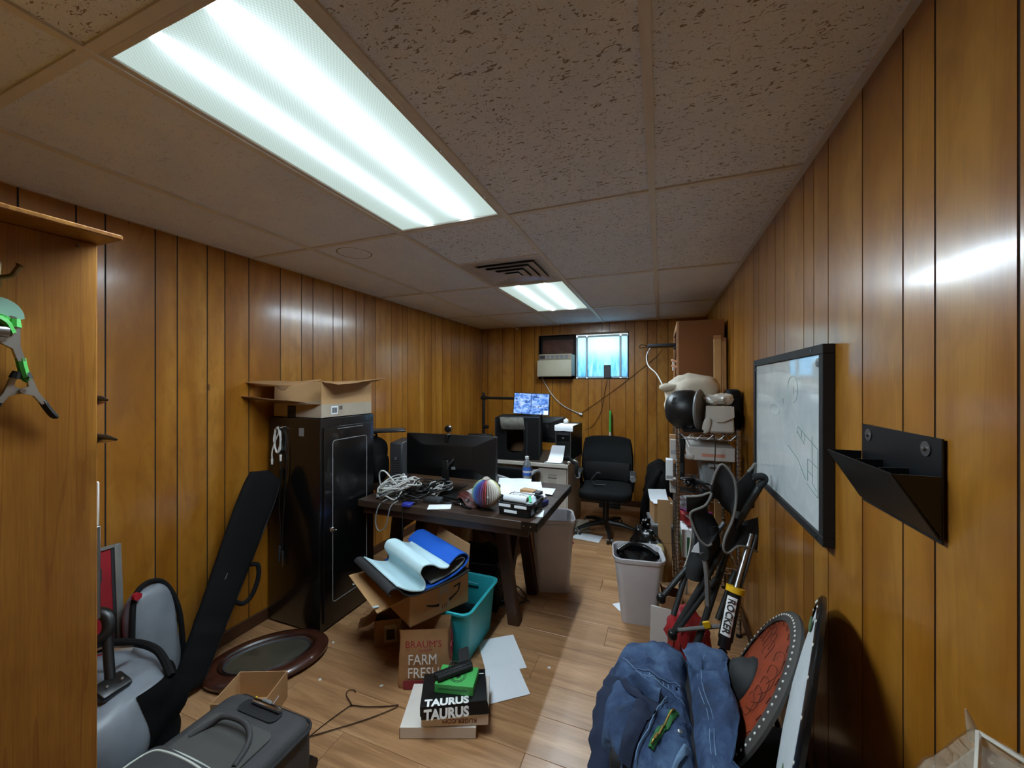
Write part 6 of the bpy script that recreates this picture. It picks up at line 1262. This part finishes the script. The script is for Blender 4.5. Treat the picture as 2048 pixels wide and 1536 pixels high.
# ---------------------------------------------------------------- low dark bag and box under the jacket and shields
mat('dark_fabric', (30, 29, 30), .85, var=.2, bump=.2, bs=120)
t = thing('low_trunk', 'low dark fabric trunk under the shields by the wall', 'trunk', (.19, 1.40, 0)); M().b2((-.32, -.62, 0), (.29, .36, .19), bev=.02, seg=2).build('body', 'dark_fabric', t); M().tube([(p[0] - .015, p[1] - .13, .165) for p in rrect(.605, .975, .03, 4)], .006, 6, closed=True).build('piping', 'dark_grey_plastic', t)
t = thing('cardboard_sheet', 'brown cardboard sheet leaning on the wall behind the studded shield', 'cardboard', (.478, 1.90, .001), rot=(0, R(-1.5), 0)); M().b2((-.012, -.13, 0), (.0, .12, .36), bev=.001).build('sheet', 'card_dark', t, 0); M().b2((-.0125, -.13, .16), (-.012, .12, .163)).build('crease', 'ink', t, 0)

# ---------------------------------------------------------------- round shields
mat('shield_red', (138, 56, 28), .45, var=.2, vs=30, bump=.15, bs=60); mat('shield_rim', (62, 58, 54), .7, var=.15); mat('carved_line', (60, 24, 14), .6); mat('stud_metal', (232, 230, 222), .3, .2, .03); mat('shield_white', (196, 202, 204), .5, var=.1, bump=.5, bs=26); mat('shield_green', (70, 96, 60), .6)
def facing(c, n):
    n = Vector(n).normalized(); u = Vector((0, 0, 1)).cross(n).normalized(); v = n.cross(u); return Matrix(((u.x, v.x, n.x, c[0]), (u.y, v.y, n.y, c[1]), (u.z, v.z, n.z, c[2]), (0, 0, 0, 1)))
def shield(label, c, n, Rr, face, rim, nstud, boss=True, dome=.02, rimw=.05):
    T = thing('round_shield', label, 'shield', (0, 0, 0), group='round shields leaning by the wall'); T.matrix_world = facing(c, n); T.location = c; T.rotation_euler = facing(c, n).to_euler()
    M().lathe([(Rr - rimw + .004, 0), (Rr * .6, dome * .55), (Rr * .3, dome * .9), (.001, dome), (.001, dome - .010), (Rr * .6, dome * .55 - .01), (Rr - rimw + .004, -.010)], 56, caps=(False, False)).build('face', face, T, 60)
    M().lathe([(Rr - rimw, .006), (Rr - .012, .004), (Rr, -.003), (Rr, -.012), (Rr - rimw, -.012)], 56, caps=(False, False)).build('rim', rim, T, 30)
    for k in range(nstud): a = 2 * pi * k / nstud; M().lathe([(.0045, 0), (.004, .002), (.0015, .0035)], 8, Matrix.Translation(((Rr - .020) * cos(a), (Rr - .020) * sin(a), .004))).build('stud', 'stud_metal', T)
    if boss: M().lathe([(.085, dome - .002), (.083, dome + .006), (.070, dome + .010), (.060, dome + .030), (.035, dome + .052), (.002, dome + .058)], 28).build('boss', 'black_matte', T, 60)
    return T
S1 = shield('red-brown carved round shield with pale studs and a black boss', (.290, 1.525, .478), (-.863, .190, .468), .290, 'shield_red', 'shield_rim', 72, True, .022, .045)
rd = random.Random(5)
def carve(pts, r=.0009): M().tube(pts, r, 5).build('carving', 'carved_line', S1)
for k in range(4):
    a = 2 * pi * k / 4 + .3
    for j in range(5):
        q0 = a + (j - 2) * .2; r0 = .12 + .02 * j; carve(spline([(cos(q0) * r0, sin(q0) * r0, .018), (cos(q0 + .16) * (r0 + .05), sin(q0 + .16) * (r0 + .05), .013), (cos(q0 + .42) * (r0 + .045), sin(q0 + .42) * (r0 + .045), .013), (cos(q0 + .55) * (r0 + .0), sin(q0 + .55) * (r0 + .0), .017), (cos(q0 + .40) * (r0 - .01), sin(q0 + .40) * (r0 - .01), .018)], 5))
for k in range(26): a = 2 * pi * k / 26; carve([(cos(a) * .232, sin(a) * .232, .0068), (cos(a + .1) * .240, sin(a + .1) * .240, .0062)], .0014)
S2 = shield('white-faced round shield seen almost edge-on against the wall', (.343, 1.251, .563), (-.933, .327, .148), .366, 'shield_white', 'black_steel', 26, False, .028, .03)
for k in range(7): a = rd.random() * 6.3; r_ = .15 + .15 * rd.random(); M().blob((r_ * cos(a), r_ * sin(a), .022 - .028 * (r_ / .366) ** 2 * .6), (.02 + .02 * rd.random(), .016, .004), (.9, .9), 12, 6, amp=.006, fr=40).build('paint_patch', 'shield_green', S2, 40)

# ---------------------------------------------------------------- denim jacket thrown over a dark case
def denim():
    m, n = newmat('denim'); v = n.coords(rnd=False); a = n.noise(v, 9, 4, .6); b = n.noise(n.coords((420, 420, 60), rnd=False), 1, 2)
    c = n.ramp(a, [(.3, lin((26, 40, 62))), (.48, lin((42, 64, 98))), (.70, lin((78, 103, 134)))]); c = n.mix(n.math('MULTIPLY', b, .35), c, lin((24, 38, 64)))
    n.l(c, n.b.inputs['Base Color']); n.b.inputs['Roughness'].default_value = .9; n.bump(n.math('ADD', n.math('MULTIPLY', b, .12), n.noise(n.coords((1, .7, 1), rnd=False), 24, 3, .5, 1.2)), .55, .012); MATS['denim'] = m
denim(); mat('denim_dark', (24, 36, 60), .9, var=.2, bump=.2, bs=300); mat('denim_seam', (96, 122, 150), .85); mat('green_tape', (28, 96, 44), .7); mat('brass', (190, 150, 80), .3, .9)
t = thing('dark_case', 'dark case under the denim jacket standing on the low trunk', 'case', (.06, 1.40, .192)); M().b2((-.20, -.27, 0), (.055, .24, .25), bev=.03, seg=3).build('body', 'dark_fabric', t); M().tube(spline([(-.14, -.275, .2), (-.12, -.295, .2), (-.04, -.295, .2), (-.02, -.275, .2)], 5), .01, 8).build('handle', 'black_nylon', t)
t = thing('denim_jacket', 'faded blue denim jacket thrown over a dark case', 'jacket', (.055, 1.40, 0))
def sup(th, k): return math.copysign(abs(cos(th)) ** k, cos(th)), math.copysign(abs(sin(th)) ** k, sin(th))
def rdg(p, fr, sd): return 1 - min(1, abs(noise.noise(Vector(p) * fr + Vector((sd * 3.1, sd, sd * 1.7)))) * 3.2)
def jz(x, y):   # crown of the drape: long folds running front to back, cross creases, padded shoulder
    z = .470 + .030 * wob((x * 5, y * 4, 1), 1) + .016 * rdg((x * 9 + .5 * sin(y * 7), y * 2.2, 0), 1, 2) + .010 * rdg((x * 6, y * 13, 0), 1, 5) * (x < .03) + .007 * wob((x * 30, y * 22, 4), 1)
    return z + .045 * max(0, 1 - abs(x - .135) / .10) * (1 if y > -.1 else max(0, 1 + (y + .1) * 6)) - .05 * max(0, .03 - abs(x - .04)) / .03
def jack(u, v):
    th = 2 * pi * u; cx, cy = sup(th, .55)
    hem = .235 + .03 * sin(3 * th + 1) + .03 * wob((cos(th) * 2, sin(th) * 2, 7), 1)
    if v < .55:
        q = .02 + .98 * v / .55; x, y = .220 * cx * q, .285 * cy * q; return (x, y, jz(x, y) - .045 * q ** 7)
    q = (v - .55) / .45; fold = (.022 * sin(th * 9 + 2 * sin(th * 2)) + .012 * sin(th * 21 + 1)) * q ** .8 + .010 * rdg((cos(th) * 4, sin(th) * 4, q * 2), 1.6, 3) * q
    k = 1 + .07 * q; x, y = (.220 * k + fold) * cx, (.285 * k + fold) * cy
    zt2 = jz(.220 * cx, .285 * cy) - .045; z = zt2 - (zt2 - hem) * q
    return (x + .010 * wob((x * 9, y * 9, z * 9), 1), y + .010 * wob((y * 9, z * 9, x), 1), z)
M().grid(jack, 190, 64, .004, wrap=True).build('cloth', 'denim', t, 75)
def drop(x, y): return jz(x, y) - .045 * min(1.2, max(abs(x) / .220, abs(y) / .285)) ** 7
def onj(pts, r, nm, m, off=.004):
    M().tube([Vector((x, y, drop(x, y) + off)) for x, y in pts], r, 6).build(nm, m, t, 60)
def band(path, wd, nm, m, off=.006, th=.004, arch=.006, lift=0):
    """flat strip of cloth lying along a path on the drape"""
    P = spline([(p[0], p[1], 0) for p in path], 8); n_ = len(P)
    def fn(u, v):
        i = min(n_ - 1, int(round(u * (n_ - 1)))); tg = (P[min(n_ - 1, i + 1)] - P[max(0, i - 1)]).normalized(); sd_ = Vector((-tg.y, tg.x, 0)); w_ = wd * (.85 + .15 * sin(u * 5))
        q = P[i] + sd_ * (v - .5) * w_; return (q.x, q.y, drop(q.x, q.y) + off + arch * sin(pi * v) + lift * v + .003 * wob((u * 9, v * 4, wd * 50), 1))
    return M().grid(fn, n_, 7, th).build(nm, m, t, 60)
def lnpts(a, b, n=14, wig=.006): return [(a[0] + (b[0] - a[0]) * k / n + wig * sin(k * .9), a[1] + (b[1] - a[1]) * k / n) for k in range(n + 1)]
onj(lnpts((.066, .25), (.085, -.28)), .0014, 'seam', 'denim_seam'); onj(lnpts((.078, .25), (.097, -.28)), .0014, 'seam', 'denim_seam')
band([(-.16, .075), (-.08, .05), (.01, .03)], .022, 'pocket_flap', 'denim', .004); onj(lnpts((-.16, .062), (.01, .018)), .0014, 'pocket_seam', 'denim_seam', .009)
band([(-.10, .02), (-.03, -.01), (.02, -.03)], .020, 'pocket_flap', 'denim', .004); onj(lnpts((-.10, .010), (.02, -.04)), .0014, 'pocket_seam', 'denim_seam', .009)
for k in range(11): onj([(-.15 + k * .015, .050 - k * .003), (-.147 + k * .015, .030 - k * .004)], .0016, 'gather', 'denim_seam', .003)
# sleeves: one bunched over the right edge ending in a dark cuff, one hanging at the left
def sleeve(path, radii, nm, m='denim', squash=.75, seed=0):
    P = spline(path, 8); n_ = len(P); rr = [radii[0] + (radii[1] - radii[0]) * k / (n_ - 1) for k in range(n_)]; rs = []
    for i, p in enumerate(P):
        tg = (P[min(n_ - 1, i + 1)] - P[max(0, i - 1)]).normalized(); u_ = tg.cross(Vector((0, 0, 1))).normalized(); v_ = u_.cross(tg)
        rs.append([p + (u_ * cos(2 * pi * k / 24) + v_ * sin(2 * pi * k / 24) * squash) * (rr[i] * (1 + .16 * wob((i * .5, k * .4, seed), 1) + .10 * rdg((i * .42, k * .12, seed), 1, 1) + .05 * sin(i * 1.1 + k * .25))) for k in range(24)])
    return M().rings(rs, caps=(False, True)).build(nm, m, t, 70)
sleeve([(.05, .17, .46), (.11, .18, .485), (.165, .12, .47), (.185, .03, .41), (.175, -.07, .35), (.155, -.16, .29)], (.068, .052), 'sleeve', seed=2)
sleeve([(.158, -.15, .30), (.153, -.18, .275), (.148, -.205, .255)], (.060, .062), 'cuff', 'denim_dark', seed=3)
sleeve([(-.19, .00, .45), (-.215, -.10, .41), (-.212, -.20, .35), (-.205, -.29, .27)], (.048, .044), 'sleeve', 'denim_dark', seed=6)
# collar doubled over near the left front, placket with the green zip tape
band([(-.20, .055), (-.165, -.01), (-.115, -.055), (-.055, -.075)], .045, 'collar', 'denim', .012, .005, .014, .02); band([(-.19, .02), (-.16, -.05), (-.115, -.10), (-.07, -.13)], .030, 'collar_band', 'denim_dark', .010, .004, .010)
onj([(p.x, p.y) for p in spline([(-.185, .075, 0), (-.15, .012, 0), (-.10, -.032, 0), (-.045, -.05, 0)], 5)], .0016, 'collar_seam', 'denim_seam', .036)
band([(-.06, -.05), (-.10, -.13), (-.135, -.22), (-.15, -.28)], .05, 'placket', 'denim_dark', .008, .004, .008); onj(lnpts((-.035, -.05), (-.12, -.27), wig=.004), .0018, 'placket_seam', 'denim_seam', .012)
band([(-.005, -.085), (-.03, -.14), (-.065, -.20), (-.08, -.24)], .022, 'zip_tape', 'green_tape', .008); onj(lnpts((-.008, -.09), (-.078, -.235), wig=.002), .0022, 'zip_teeth', 'brass', .017)
M().box((-.066, -.21, drop(-.066, -.21) + .022), (.007, .022, .005), (0, 0, R(-26)), bev=.002).build('zip_pull', 'brass', t)
for x_, y_ in ((.0, -.17), (-.15, -.03)): M().lathe([(.007, 0), (.007, .003), (.003, .005)], 12, Matrix.Translation((x_, y_, drop(x_, y_) + .010))).build('button', 'steel', t)
band([(.03, -.19), (.0, -.23), (-.02, -.27)], .018, 'pale_edge', 'denim_seam', .006)

# the cloth lies against the two shields instead of passing through them
SHN = [(Vector((.290, 1.525, .478)), Vector((-.863, .190, .468)).normalized(), .31, .034), (Vector((.343, 1.251, .563)), Vector((-.933, .327, .148)).normalized(), .385, .045)]
org = Vector((.055, 1.40, 0))
for ch in t.children:
    for vt in ch.data.vertices:
        p = vt.co + org
        for c_, n_, r_, g_ in SHN:
            d_ = p - c_; h_ = d_.dot(n_); rad = (d_ - n_ * h_).length
            need = g_ + (.062 * max(0, 1 - rad / .12) if r_ < .35 else 0)
            if rad < r_ + .05 and -.25 < h_ < need: p = p + n_ * (need - h_)
        vt.co = p - org

# ---------------------------------------------------------------- plastic-wrapped flat carton standing in the near corner
t = thing('wrapped_carton', 'plastic-wrapped beige carton standing in the near corner by the wall', 'carton', (.395, .70, 0), rot=(0, 0, R(-47)))
def wrapm():
    m, n = newmat('film_wrap'); n.b.inputs['Base Color'].default_value = lin((190, 176, 154)); n.b.inputs['Roughness'].default_value = .12; n.b.inputs['Alpha'].default_value = .45; n.bump(n.noise(n.coords((1, 1, .5)), 22, 4, .6, 1.5), .9, .012); MATS['film_wrap'] = m
wrapm()
M().b2((.0, -.30, 0), (.115, .0, 1.035), bev=.004).build('box', 'card_grey', t, 0)
M().b2((.02, -.22, 1.035), (.07, -.06, 1.0362)).build('label', 'off_white_box', t, 0)
M().grid(lambda u, v: (-.006 + .127 * v, -.306 + .312 * u, 1.045 + .008 * wob((u * 9, v * 9, 3), 1)), 16, 8).build('film_top', 'film_wrap', t, 40)
M().grid(lambda u, v: (-.008 - .004 * wob((u * 9, v * 9, 1), 1), -.306 + .312 * u, 1.045 - .6 * v), 14, 18).build('film_front', 'film_wrap', t, 40)
M().grid(lambda u, v: (-.006 + .127 * u, .008 + .003 * wob((u * 9, v * 9, 5), 1), 1.045 - .6 * v), 6, 18).build('film_side', 'film_wrap', t, 40)
M().tube(spline([(-.004, .004, 1.03), (-.008, .004, 1.05), (-.012, .002, 1.068)], 4), [.006] * 4 + [.005, .004, .003, .002, .001], 8).build('film_tip', 'film_wrap', t)
M().tube(spline([(0, 0, 1.047), (.03, -.10, 1.052), (.06, -.22, 1.05)], 6), .003, 5).build('film_crease', 'clear_wrap', t)
M().tube(spline([(0, 0, 1.047), (.05, -.02, 1.054), (.12, -.03, 1.047)], 6), .003, 5).build('film_crease', 'clear_wrap', t)
